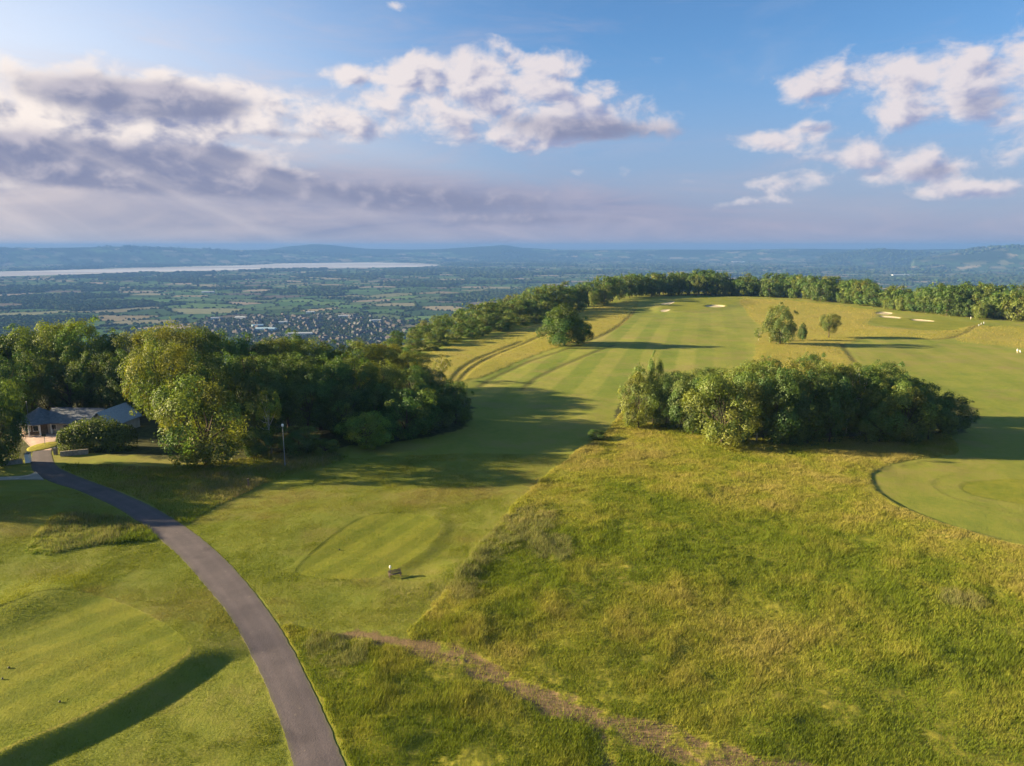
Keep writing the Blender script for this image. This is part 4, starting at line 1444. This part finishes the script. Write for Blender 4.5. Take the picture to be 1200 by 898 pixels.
# ------------------------------------------------------------------ hedge, gateway, low building
def leaf_cloud(name, boxes, n, size, seed, tintk, parent=None):
    rng = np.random.default_rng(seed)
    B = np.array(boxes, float)
    pick = rng.integers(0, len(B), n)
    c, s = B[pick, :3], B[pick, 3:]
    d = rng.normal(size=(n, 3))
    d /= np.linalg.norm(d, axis=1)[:, None]
    d[:, 2] = np.abs(d[:, 2]) * .9 + d[:, 2] * .1
    P = c + np.sign(d) * np.abs(d) ** .7 * s * (1 - .3 * rng.random(n) ** 2)[:, None] * (.88 + .25 * fbm(d[:, 0] * 4 + pick, d[:, 2] * 4 + d[:, 1] * 3, 2))[:, None]
    P[:, 2] = np.where(rng.random(n) < .3, P[:, 2] * rng.random(n), P[:, 2])
    nrm = d + rng.normal(size=(n, 3)) * .5
    nrm /= np.linalg.norm(nrm, axis=1)[:, None]
    a = np.cross(nrm, rng.normal(size=(n, 3)))
    a /= np.linalg.norm(a, axis=1)[:, None]
    b = np.cross(nrm, a)
    sz = size * (.6 + .8 * rng.random(n))[:, None]
    V = np.stack([P - a * sz, P - b * sz * .65, P + a * sz, P + b * sz * .65], 1)
    t = np.array([.085, .125, .022]) * tintk * (.7 + .6 * rng.random(n))[:, None] * (.85 + .3 * fbm(P[:, 0], P[:, 2] + P[:, 1], 2))[:, None]
    return link(name, mesh_np(name, V.reshape(-1, 3), np.arange(4 * n).reshape(-1, 4), [LEAF], cols=dict(tint=np.repeat(t, 4, 0))), parent)


hx, hy, hh, hw = spot(106, 531, 486, 92)
hedge = empty('hedge', (hx, hy + 2.5, hz(hx, hy)))
tag(hedge, 'big rounded dark green hedge right of the gateway, in front of the slate roof', 'hedge')
leaf_cloud('crown', [(-4.6, 0, 1.6, 3.0, 2.4, 3.2), (-1.8, .4, 1.8, 3.4, 2.6, 4.6), (1.6, .2, 1.8, 3.6, 2.6, 4.9), (4.6, 0, 1.6, 3.2, 2.4, 4.0), (0, -.6, 1.2, 6.2, 2.2, 3.2)], 16000, .17, 3, .9, hedge)
mbh = MB()
for k in range(6):
    mbh.tube([(-5 + 2 * k, 0, -.1), (-5 + 2 * k + .2, .1, 1.5), (-5 + 2 * k - .2, 0, 3.0)], [.12, .09, .05], 6)
mbh.obj('stem', BARK, hedge)

slate = simple_mat('blue_slate', (.085, .098, .125), .6, .25, 1.5, .5, .02)
palew = simple_mat('cream_render', (.40, .35, .29), .85, .1, 1.0, .2)
dark_glass = simple_mat('window_glass', (.02, .025, .03), .08, .1, 1.0, .6)
timber = simple_mat('weathered_timber', (.15, .11, .075), .85, .3, 4.0, .2, .01)
white_p = simple_mat('white_paint', (.78, .76, .72), .6, .06, 2.0, .3)
stone = simple_mat('limestone', (.24, .215, .18), .92, .25, 2.5, .1, .04)
steel = simple_mat('grey_steel', (.20, .21, .22), .45, .1, 2.0, .5)

bx, by_ = on_plane(95, 506)
bz = hz(bx, by_)
house = empty('clubhouse', (bx, by_, bz), math.radians(-4))
tag(house, 'low building with a blue grey slate roof and cream posts half hidden by the hedge', 'building')
# main range: long, low
m = MB()
m.box((-1.3, 1.5, 1.25), (11.2, 6.0, 2.5))
m.obj('wall', palew, house)


def gable(mb, x0, x1, y0, y1, ze, zr, along='x', th=.18):
    if along == 'x':
        ym = (y0 + y1) / 2
        vs = [(x0, y0, ze), (x1, y0, ze), (x1, ym, zr), (x0, ym, zr), (x0, y1, ze), (x1, y1, ze)]
    else:
        xm = (x0 + x1) / 2
        vs = [(x0, y0, ze), (x0, y1, ze), (xm, y1, zr), (xm, y0, zr), (x1, y0, ze), (x1, y1, ze)]
    lo = [(a, b, c - th) for a, b, c in vs]
    allv = vs + lo
    fs = [(0, 1, 2, 3), (3, 2, 5, 4), (7, 6, 9, 8), (8, 9, 10, 11), (0, 6, 7, 1), (4, 5, 11, 10), (0, 3, 9, 6), (3, 4, 10, 9), (1, 7, 8, 2), (2, 8, 11, 5)]
    mb.add(allv, fs)


m = MB()
gable(m, -7.2, 5.0, -2.3, 5.3, 2.45, 5.0, 'x')
rf = m.obj('roof', slate, house)
m = MB()
m.tube([(-7.2, 1.5, 5.02), (5.0, 1.5, 5.02)], .10, 6)
m.obj('ridge_tiles', slate, rf)
# cross wing at the right with the gable to the lane
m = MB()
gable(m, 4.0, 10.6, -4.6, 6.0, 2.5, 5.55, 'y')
m.obj('roof', simple_mat('sunlit_slate', (.30, .33, .38), .5, .15), house)['label'] = 'roof of the cross wing, coloured pale as if sunlit'  # pale colour stands in for sun on the wing roof
m = MB()
m.add([(4.4, -4.1, 0), (10.2, -4.1, 0), (10.2, -4.1, 2.45), (7.3, -4.1, 5.1), (4.4, -4.1, 2.45), (4.4, 5.5, 0), (10.2, 5.5, 0), (10.2, 5.5, 2.45), (7.3, 5.5, 5.1), (4.4, 5.5, 2.45)],
      [(0, 1, 2, 3, 4), (9, 8, 7, 6, 5), (0, 5, 6, 1), (1, 6, 7, 2), (4, 9, 5, 0), (2, 7, 8, 3), (3, 8, 9, 4)])
m.obj('wall', palew, house)
# pavilion with a hipped roof at the left
m = MB()
m.lathe((-9.2, .2, 0), [(3.3, 0), (3.3, 2.4)], 10)
m.obj('wall', timber, house)
m = MB()
m.lathe((-9.2, .2, 0), [(4.9, 2.30), (5.0, 2.42), (.25, 5.25), (.05, 5.35)], 10)
m.obj('roof', slate, house)
for a in (-170, -140, -112, -84, -56, -28):
    m = MB()
    X_, Y_ = -9.2 + 4.35 * math.cos(math.radians(a)), .2 + 4.35 * math.sin(math.radians(a))
    m.lathe((X_, Y_, 0), [(.20, 0), (.20, .1), (.15, .14), (.15, 2.2), (.2, 2.26), (.2, 2.34)], 10)
    m.obj('post', white_p, house)
for a in (-126, -98, -70):
    m = MB()
    X_, Y_ = -9.2 + 3.28 * math.cos(math.radians(a)), .2 + 3.28 * math.sin(math.radians(a))
    m.box((X_, Y_, 1.35), (1.1, .14, 1.3), math.radians(a + 90))
    w_ = m.obj('window', white_p, house)
    m = MB()
    X_, Y_ = -9.2 + 3.36 * math.cos(math.radians(a)), .2 + 3.36 * math.sin(math.radians(a))
    m.box((X_, Y_, 1.35), (.94, .05, 1.12), math.radians(a + 90))
    m.obj('pane', dark_glass, w_)
for xx in (-5.0, -2.2, .6, 3.0):
    m = MB()
    m.box((xx, -1.52, 1.35), (1.3, .12, 1.2))
    w_ = m.obj('window', white_p, house)
    m = MB()
    m.box((xx, -1.60, 1.35), (1.12, .06, 1.02))
    m.obj('pane', dark_glass, w_)
m = MB()
m.box((7.3, -4.16, 1.5), (1.7, .12, 1.5))
w_ = m.obj('window', white_p, house)
m = MB()
m.box((7.3, -4.25, 1.5), (1.5, .06, 1.3))
m.obj('pane', dark_glass, w_)

# pole left of the building
px_, py_ = on_plane(35, 503)
e = empty('flagpole', (px_, py_, hz(px_, py_)))
tag(e, 'tall thin pale pole left of the slate roofed building', 'pole')
m = MB()
m.lathe((0, 0, 0), [(.07, 0), (.06, 3), (.04, 6.3)], 8)
m.obj('pole', steel, e)
m = MB()
m.lathe((0, 0, 6.3), [(.05, 0), (.09, .07), (.05, .15), (.01, .17)], 8)
m.obj('finial', white_p, e)

# gate posts
for px, py, lab in ((33.5, 542, 'white gate post left of the lane in front of the dark tree'), (65.5, 533, 'smaller pale gate post right of the lane at the hedge corner')):
    x, y = on_plane(px, py)
    e = empty('gate_post', (x, y, hz(x, y)), .1)
    tag(e, lab, 'gate post', 'gate posts')
    m = MB()
    k = 1.0 if px < 40 else .75
    m.box((0, 0, .85 * k), (.75 * k, .75 * k, 1.7 * k))
    m.obj('pillar', stone if px > 40 else white_p, e)
    m = MB()
    m.box((0, 0, 1.7 * k + .07), (.95 * k, .95 * k, .14))
    m.add([(-.42 * k, -.42 * k, 1.7 * k + .142), (.42 * k, -.42 * k, 1.7 * k + .142), (.42 * k, .42 * k, 1.7 * k + .142), (-.42 * k, .42 * k, 1.7 * k + .142), (0, 0, 1.7 * k + .4)], [(0, 1, 4), (1, 2, 4), (2, 3, 4), (3, 0, 4)])
    m.obj('cap', stone, e)
# low dry stone walls either side of the gateway
for (xa, ya), (xb, yb), lab in (((71, 535), (104, 532), 'low pale stone wall at the foot of the hedge'), ((-4, 546), (27, 543), 'low grey stone wall at the foot of the dark tree left of the gateway')):
    a, b = np.array(on_plane(xa, ya)), np.array(on_plane(xb, yb))
    L = np.linalg.norm(b - a)
    e = empty('stone_wall', (a[0], a[1], hz(*a)), math.atan2(b[1] - a[1], b[0] - a[0]))
    tag(e, lab, 'wall', 'low stone walls by the gateway')
    m = MB()
    rr = random.Random(3)
    for row in range(3):
        t = 0
        while t < L - .1:
            w_ = min(rr.uniform(.35, .7), L - t)
            m.box((t + w_ / 2, rr.uniform(-.03, .03), .13 + row * .262), (w_ - .015, .42 + rr.uniform(-.05, .05), .258))
            t += w_
    m.obj('courses', stone, e)
    m = MB()
    t = 0
    while t < L - .1:
        w_ = min(rr.uniform(.25, .4), L - t)
        m.box((t + w_ / 2, 0, .79 + .10), (w_ - .03, .36, .20 + rr.uniform(-.02, .05)), rr.uniform(-.08, .08))
        t += w_
    m.obj('coping', stone, e)

# island of lawn and its sign post in the forecourt
x, y = on_plane(51, 523.5)
m = MB()
m.lathe((0, 0, 0), [(2.2, -.15), (2.2, .07), (1.9, .16), (.05, .22)], 28)
lawn = m.obj('lawn_island', simple_mat('lit_lawn', (.22, .20, .03), .95, .25, 2.0, .05, .05), None, True)
lawn.location = (x, y, hz(x, y))
lawn.scale = (1.15, 1.6, 1)
tag(lawn, 'small yellow green island of lawn in the gravel forecourt', 'lawn')
e = empty('signpost', (x - .3, y + 1, hz(x, y) + .2))
tag(e, 'dark little sign on a thin post in the gravel forecourt', 'sign')
m = MB()
m.tube([(0, 0, -.3), (0, 0, 2.2)], .05, 8)
m.obj('post', steel, e)
m = MB()
m.box((0, -.07, 1.95), (.85, .05, .6))
m.obj('board', simple_mat('dark_board', (.03, .035, .03), .5), e)

# lamp post in front of the wood
x, y = on_plane(334, 545)
_, _, hh, _ = spot(334, 545, 497, 5)
e = empty('lamp_post', (x, y, hz(x, y)))
tag(e, 'thin grey lamp post with a white head in front of the dark wood', 'lamp post')
m = MB()
m.lathe((0, 0, 0), [(.14, 0), (.14, .5), (.075, .6), (.055, hh - .35)], 10)
m.obj('pole', steel, e)
m = MB()
m.lathe((0, 0, hh - .35), [(.07, 0), (.18, .08), (.24, .22), (.22, .42), (.12, .52), (.02, .55)], 12)
m.obj('lamp_head', white_p, e, True)
m = MB()
m.tube([(0, 0, hh - .42), (.22, 0, hh - .30)], .03, 6)
m.obj('bracket', steel, e)
x, y = on_plane(291.5, 573)
e = empty('marker_post', (x, y, hz(x, y)))
tag(e, 'short dark wooden post at the fairway corner near the lane', 'post')
m = MB()
m.box((0, 0, .75), (.22, .22, 1.7))
m.obj('post', timber, e)
m = MB()
m.box((0, 0, 1.64), (.26, .26, .07))
m.obj('cap', timber, e)

# bench by the tee
x, y = on_plane(463, 677)
bench = empty('tee_bench', (x, y, hz(x, y)), math.radians(24))
bench.scale = (.85, .85, .85)
tag(bench, 'weathered wooden bench at the foot of the raised tee', 'bench')
m = MB()
for k in range(4):
    m.box((0, -.20 + k * .13, .46), (1.9, .105, .045))
m.obj('seat', timber, bench)
m = MB()
for k in range(3):
    m.box((0, .30 + k * .03, .60 + k * .15), (1.9, .035, .115))
m.obj('backrest', timber, bench)
for sx in (-.82, .82):
    for yy, hh_ in ((-.19, .44), (.27, .98)):
        m = MB()
        m.box((sx, yy, hh_ / 2 - .05), (.09, .08, hh_ + .1))
        m.obj('leg', timber, bench)
    m = MB()
    m.box((sx, .03, .66), (.10, .56, .05))
    m.obj('armrest', timber, bench)
# ball washer beside it
x, y = on_plane(457.5, 675)
e = empty('ball_washer', (x, y, hz(x, y)))
tag(e, 'pale upright ball washer on a post next to the tee bench', 'ball washer')
m = MB()
m.lathe((0, 0, 0), [(.16, 0), (.16, .05), (.05, .08), (.05, .85)], 10)
m.obj('post', steel, e)
m = MB()
m.lathe((0, 0, .84), [(.09, 0), (.12, .05), (.12, .28), (.08, .36), (.03, .38)], 12)
m.obj('washer_head', white_p, e, True)

# tee markers
for px, py, lab in ((397.5, 640.5, 'small dark tee marker on the tee beside the fairway'), (70, 823, 'dark tee marker near the front edge of the big left green'), (10.5, 783, 'upper dark tee marker at the left picture edge'), (3, 796, 'lower dark tee marker at the left picture edge')):
    x, y = on_plane(px, py, 1.0 if px < 100 else .5)
    z_ = hz(x, y)
    m = MB()
    m.lathe((0, 0, 0), [(.05, -.1), (.05, .04), (.11, .06), (.13, .14), (.10, .22), (.02, .25)], 12)
    o = m.obj('tee_marker', simple_mat('marker_paint', (.015, .016, .02), .5) if px > 390 else bpy.data.materials['marker_paint'], None, True)
    o.location = (x, y, z_)
    o.scale = (.75, .75, .75)
    tag(o, lab, 'tee marker', 'tee markers')
x, y = on_plane(457, 652, .7)

# ------------------------------------------------------------------ golfers
SKIN = simple_mat('skin', (.50, .31, .22), .6, .05)


def golfer(x, y, rz, shirt, legs, label, swing=0):
    e = empty('person', (x, y, hz(x, y)), rz)
    tag(e, label, 'person', 'golfers on the course')
    J = [((0, 0, .98), .135), ((0, 0, 1.16), .135), ((0, 0, 1.36), .155), ((0, 0, 1.46), .07), ((0, -.01, 1.55), .06), ((0, -.02, 1.64), .098), ((0, -.01, 1.74), .075),
         ((-.10, 0, .92), .10), ((-.12, -.04, .50), .068), ((-.12, .02, .09), .045), ((-.12, -.14, .045), .04),
         ((.10, 0, .92), .10), ((.13, .03, .50), .068), ((.14, .10, .09), .045), ((.15, -.06, .045), .04),
         ((-.19, 0, 1.40), .065), ((-.26, -.02, 1.13), .05), ((-.20, -.20, .95), .036), ((-.16, -.27, .90), .04),
         ((.19, 0, 1.40), .065), ((.27, .02, 1.13), .05), ((.27, -.10, .90), .036), ((.27, -.14, .82), .04)]
    E = [(0, 1), (1, 2), (2, 3), (3, 4), (4, 5), (5, 6), (0, 7), (7, 8), (8, 9), (9, 10), (0, 11), (11, 12), (12, 13), (13, 14), (2, 15), (15, 16), (16, 17), (17, 18), (2, 19), (19, 20), (20, 21), (21, 22)]
    me = bpy.data.meshes.new('body_cage')
    me.from_pydata([j[0] for j in J], E, [])
    tmp = bpy.data.objects.new('body', me)
    COL.objects.link(tmp)
    sm = tmp.modifiers.new('s', 'SKIN')
    for i, (p, r) in enumerate(J):
        me.skin_vertices[0].data[i].radius = (r, r)
    me.skin_vertices[0].data[0].use_root = True
    tmp.modifiers.new('d', 'SUBSURF').levels = 1
    dg = bpy.context.evaluated_depsgraph_get()
    ev = bpy.data.meshes.new_from_object(tmp.evaluated_get(dg))
    bpy.data.objects.remove(tmp)
    ev.materials.clear()
    for mm in (SKIN, shirt, legs, bpy.data.materials['marker_paint']):
        ev.materials.append(mm)
    for p in ev.polygons:
        c = p.center
        p.use_smooth = True
        if c.z > 1.48 or (abs(c.x) > .17 and c.z < 1.16 and c.z > .76):
            p.material_index = 0
        elif c.z > .97:
            p.material_index = 1
        elif c.z > .09:
            p.material_index = 2
        else:
            p.material_index = 3
    body = link('body', ev, e)
    mb_ = MB()
    mb_.lathe((0, -.01, 1.68), [(.108, 0), (.112, .04), (.09, .10), (.03, .135)], 12)
    mb_.box((0, -.13, 1.69), (.15, .12, .02))
    mb_.obj('cap', white_p, e, True)
    return e


wshirt = simple_mat('white_shirt', (.80, .79, .77), .9, .04)
gshirt = simple_mat('grey_shirt', (.33, .35, .40), .9, .05)
navy = simple_mat('navy_trousers', (.03, .04, .07), .9, .05)
beige = simple_mat('beige_trousers', (.45, .38, .28), .9, .05)
for px, py, rz, s_, l_, lab in ((1149.5, 382.5, .6, wshirt, navy, 'golfer in white shirt and navy trousers by the flat area below the round pale tree'), (1152.5, 381.5, 2.2, gshirt, navy, 'golfer in grey shirt close beside the one in white and navy'), (1137.5, 374.5, 1.2, wshirt, beige, 'golfer in white shirt and beige trousers at the foot of the long wood'), (1192, 413.5, -.7, wshirt, beige, 'golfer in white standing at the right edge of the picture')):
    x, y = on_plane(px, py)
    golfer(x, y, rz, s_, l_, lab)


def golf_trolley(x, y, rz, label, bagm):
    e = empty('golf_trolley', (x, y, hz(x, y)), rz)
    tag(e, label, 'golf trolley', 'golf trolleys')
    for sx in (-.32, .32):
        m = MB()
        m.lathe((0, 0, -.03), [(.06, 0), (.15, 0), (.15, .06), (.06, .06)], 16)
        w_ = m.obj('wheel', bpy.data.materials['marker_paint'], e)
        w_.rotation_euler = (0, math.pi / 2, 0)
        w_.location = (sx, 0, .15)
    m = MB()
    m.tube([(-.32, 0, .15), (.32, 0, .15)], .025, 6)
    m.tube([(0, 0, .15), (0, .25, .75), (0, .55, 1.05)], .022, 6)
    m.tube([(-.12, .55, 1.05), (.12, .55, 1.05)], .022, 6)
    m.tube([(0, 0, .15), (0, -.45, .06)], .022, 6)
    m.obj('frame', steel, e)
    m = MB()
    m.tube([(0, -.12, .16), (0, .02, .50), (0, .18, .96)], [.14, .15, .16], 12)
    m.obj('golf_bag', bagm, e)
    m = MB()
    for k in range(7):
        a = k * .9
        m.tube([(.06 * math.cos(a), .18 + .06 * math.sin(a), .95), (.09 * math.cos(a), .27 + .08 * math.sin(a), 1.22)], .012, 5)
        m.box((.09 * math.cos(a), .28 + .08 * math.sin(a), 1.23), (.10, .05, .06), a)
    m.obj('clubs', steel, e)


x, y = on_plane(1195.5, 413)
golf_trolley(x, y, .4, 'golf trolley with a pale bag beside the golfer at the right picture edge', white_p)
x, y = on_plane(1147, 382.5)
golf_trolley(x, y, -.5, 'golf trolley with a grey bag beside the two golfers below the round pale tree', gshirt)


# ------------------------------------------------------------------ the vale: hedges, copses, town
def ico():
    t = (1 + 5 ** .5) / 2
    v = np.array([(-1, t, 0), (1, t, 0), (-1, -t, 0), (1, -t, 0), (0, -1, t), (0, 1, t), (0, -1, -t), (0, 1, -t), (t, 0, -1), (t, 0, 1), (-t, 0, -1), (-t, 0, 1)], float)
    v /= np.linalg.norm(v[0])
    f = np.array([(0, 11, 5), (0, 5, 1), (0, 1, 7), (0, 7, 10), (0, 10, 11), (1, 5, 9), (5, 11, 4), (11, 10, 2), (10, 7, 6), (7, 1, 8), (3, 9, 4), (3, 4, 2), (3, 2, 6), (3, 6, 8), (3, 8, 9), (4, 9, 5), (2, 4, 11), (6, 2, 10), (8, 6, 7), (9, 8, 1)])
    return v, f


def build_vale_woods():
    rng = np.random.default_rng(31)
    n = 560000
    x, y, r = sample_polar(n, 1500, 15000, -54, 54, 2.6, rng)
    idn, ed = voronoi(x, y, 210.0, 3)
    wd = wood_mask(x, y)
    tm = town_mask(x, y)
    pr = (ed < 7) * (.15 + .5 * (((idn * 7) % 16) / 16.)) + wd * .9 + .012 + tm * .5
    pr *= (sdf(WATER, x, y, 300.) > 40) * (sdf(WATER, x, y + 350, 300.) > 0)
    sel = rng.random(n) < pr
    x, y, r, wd, tm = x[sel], y[sel], r[sel], wd[sel], tm[sel]
    if len(x) > 95000:
        x, y, r, wd, tm = x[:95000], y[:95000], r[:95000], wd[:95000], tm[:95000]
    n = len(x)
    z = height(x, y)
    V0, F0 = ico()
    s = np.where(wd > .5, rng.uniform(7, 12, n), rng.uniform(2.5, 7.5, n)) * np.clip(r / 4500., .85, 1.8)
    s = np.where(tm > .5, s * .65, s)
    jit = 1 + rng.uniform(-.25, .25, (n, 12))
    V = V0[None] * jit[:, :, None] * s[:, None, None] * np.array([1.25, 1.25, .85])
    V += np.stack([x, y, z + s * .55], 1)[:, None, :]
    Fc = (F0[None] + 12 * np.arange(n)[:, None, None]).reshape(-1, 3)
    c = np.array((.030, .046, .018)) * rng.uniform(.6, 1.5, n)[:, None] * (1 + rng.uniform(-.2, .2, (n, 3)))
    me = mesh_np('vale_woods', V.reshape(-1, 3), Fc, [VFOL], cols=dict(tint=np.repeat(c, 12, 0)))
    tag(link('vale_woods', me), 'hedgerows and copses spread over the distant vale', kind='stuff')


VFOL = bpy.data.materials.new('distant_foliage')
VFOL.use_nodes = True
_T = NT(VFOL.node_tree)
_T.n.clear()
_d = _T.node('ShaderNodeBsdfDiffuse')
_T.put(_d.inputs[0], attr(_T, 'tint', True))
_o = _T.node('ShaderNodeOutputMaterial')
_T.l.new(_d.outputs[0], _o.inputs[0])
build_vale_woods()


def build_town():
    rng = random.Random(77)
    walls = [simple_mat('house_wall_shaded_white', (.11, .11, .115), .9, .08), simple_mat('house_wall_brick', (.075, .06, .055), .9, .15), simple_mat('house_wall_stone', (.07, .067, .066), .9, .1)]  # wall and roof colours darkened to stand for cloud shade over the town
    roofs = [simple_mat('roof_slate', (.05, .053, .062), .9, .2), simple_mat('roof_brown', (.066, .05, .044), .9, .2), simple_mat('roof_grey', (.075, .073, .072), .9, .2)]
    protos = []
    for wm_ in range(3):
        for rm in range(3):
            m = MB()
            w, d, h, rr = 11.0, 8.0, 5.2, 3.2
            m.add([(-w / 2, -d / 2, -1), (w / 2, -d / 2, -1), (w / 2, d / 2, -1), (-w / 2, d / 2, -1), (-w / 2, -d / 2, h), (w / 2, -d / 2, h), (w / 2, d / 2, h), (-w / 2, d / 2, h), (-w / 2, 0, h + rr - .1), (w / 2, 0, h + rr - .1)],
                  [(0, 1, 5, 4), (2, 3, 7, 6), (1, 2, 6, 9, 5), (3, 0, 4, 8, 7)], 0)
            gable(m, -w / 2 - .4, w / 2 + .4, -d / 2 - .5, d / 2 + .5, h - .3, h + rr, 'x', .25)
            for k in range(len(m.f) - 10, len(m.f)):
                m.mi[k] = 1
            m.box((w * .3, 0, h + rr + .4), (1.0, .8, 2.0), 0, 0)
            protos.append(m.mesh('house', [walls[wm_], roofs[rm]]))
    pts = []
    tries = 0
    while len(pts) < 250 and tries < 40000:
        tries += 1
        x = rng.uniform(TOWN[:, 0].min() - 100, TOWN[:, 0].max() + 100)
        y = rng.uniform(TOWN[:, 1].min(), TOWN[:, 1].max())
        X, Y = np.array([x]), np.array([y])
        if town_mask(X, Y)[0] < .5:
            continue
        # short streets: quantise one way
        ang = .5 + .8 * fbm(X / 300., Y / 300., 2)[0]
        u = x * math.cos(ang) + y * math.sin(ang)
        v = round((-x * math.sin(ang) + y * math.cos(ang)) / 32.) * 32
        x, y = u * math.cos(ang) - v * math.sin(ang), u * math.sin(ang) + v * math.cos(ang)
        if any((x - a) ** 2 + (y - b) ** 2 < 13 ** 2 for a, b, _ in pts):
            continue
        pts.append((x, y, ang))
    for x, y, ang in pts:
        o = link('house', rng.choice(protos[3:] + protos[3:] + protos[:3]))
        o.location = (x, y, hz(x, y))
        k = rng.uniform(.85, 1.25)
        o.scale = (k * rng.uniform(.9, 1.5), k, k)
        o.rotation_euler = (0, 0, ang + rng.choice((0, 0, math.pi / 2)))
        tag(o, 'tiny gabled house among the trees of the town below the hill', 'house', 'houses of the town in the vale')
    shed = simple_mat('shed_sheet', (.36, .38, .40), .6, .05)
    blue = simple_mat('pale_blue_sheet', (.30, .42, .50), .6, .05)
    sheds = [(312, 388, 62, 26, 0, 'pale blue roofed works building in the middle of the town'), (352, 393.5, 75, 20, .1, 'longest white roofed shed at the near edge of the town'), (254, 375, 40, 18, .3, 'white shed at the far left end of the town'),
             (283, 374.5, 45, 20, -.2, 'white shed left of the town centre with grey neighbours'), (332, 380, 30, 16, .2, 'small white roofed block above the long shed'), (404, 372, 48, 18, .1, 'white shed below the green field at the back of the town'), (364, 368, 34, 16, .0, 'small pale shed at the back of the town left of the green field'),
             (244, 343.5, 70, 26, .2, 'white sheds alone in the far fields left of the town'), (380, 343, 60, 24, .1, 'bright white farm sheds out in the middle fields'), (302, 384, 36, 18, .5, 'grey white shed beside the pale blue roofed building'), (440, 377, 40, 16, .3, 'pale shed at the right end of the town below the wood'),
             (1055, 323, 160, 50, 0, 'bright far white works building on the right horizon plain'), (865, 307.5, 220, 70, .1, 'very distant white factory roof beyond the far green'), (960, 301, 260, 80, .1, 'faint distant white roof near the horizon on the right')]
    for px, py, w, d, a, lab in sheds:
        x, y = on_plane(px, py, VALE_Z)
        m = MB()
        h = 7.0
        m.add([(-w / 2, -d / 2, -1), (w / 2, -d / 2, -1), (w / 2, d / 2, -1), (-w / 2, d / 2, -1), (-w / 2, -d / 2, h), (w / 2, -d / 2, h), (w / 2, d / 2, h), (-w / 2, d / 2, h), (-w / 2, 0, h + d * .12), (w / 2, 0, h + d * .12)],
              [(0, 1, 5, 4), (2, 3, 7, 6), (1, 2, 6, 9, 5), (3, 0, 4, 8, 7)], 0)
        gable(m, -w / 2 - .4, w / 2 + .4, -d / 2 - .5, d / 2 + .5, h - .1, h + d * .12 + .2, 'x', .25)
        o = m.obj('shed', [blue if 'pale blue' in lab else shed], None)
        o.location = (x, y, hz(x, y))
        o.rotation_euler = (0, 0, a)
        tag(o, lab, 'shed', 'large sheds in the vale')


build_town()


# ------------------------------------------------------------------ the air
def build_haze():
    m_ = bpy.data.materials.new('haze_air')
    m_.use_nodes = True
    T = NT(m_.node_tree)
    T.n.clear()
    v = T.node('ShaderNodeVolumePrincipled')
    v.inputs['Color'].default_value = (.096, .203, .46, 1)
    v.inputs['Density'].default_value = 9.6e-5
    v.inputs['Anisotropy'].default_value = 0.0
    o = T.node('ShaderNodeOutputMaterial')
    T.l.new(v.outputs[0], o.inputs['Volume'])
    m = MB()
    S, z0, z1 = 22600.0, VALE_Z - 20, 106.0
    m.box((0, 0, (z0 + z1) / 2), (2 * S, 2 * S, z1 - z0))
    h = m.obj('haze', m_)
    tag(h, 'thin blue air between the hill and the far vale', kind='stuff')


build_haze()
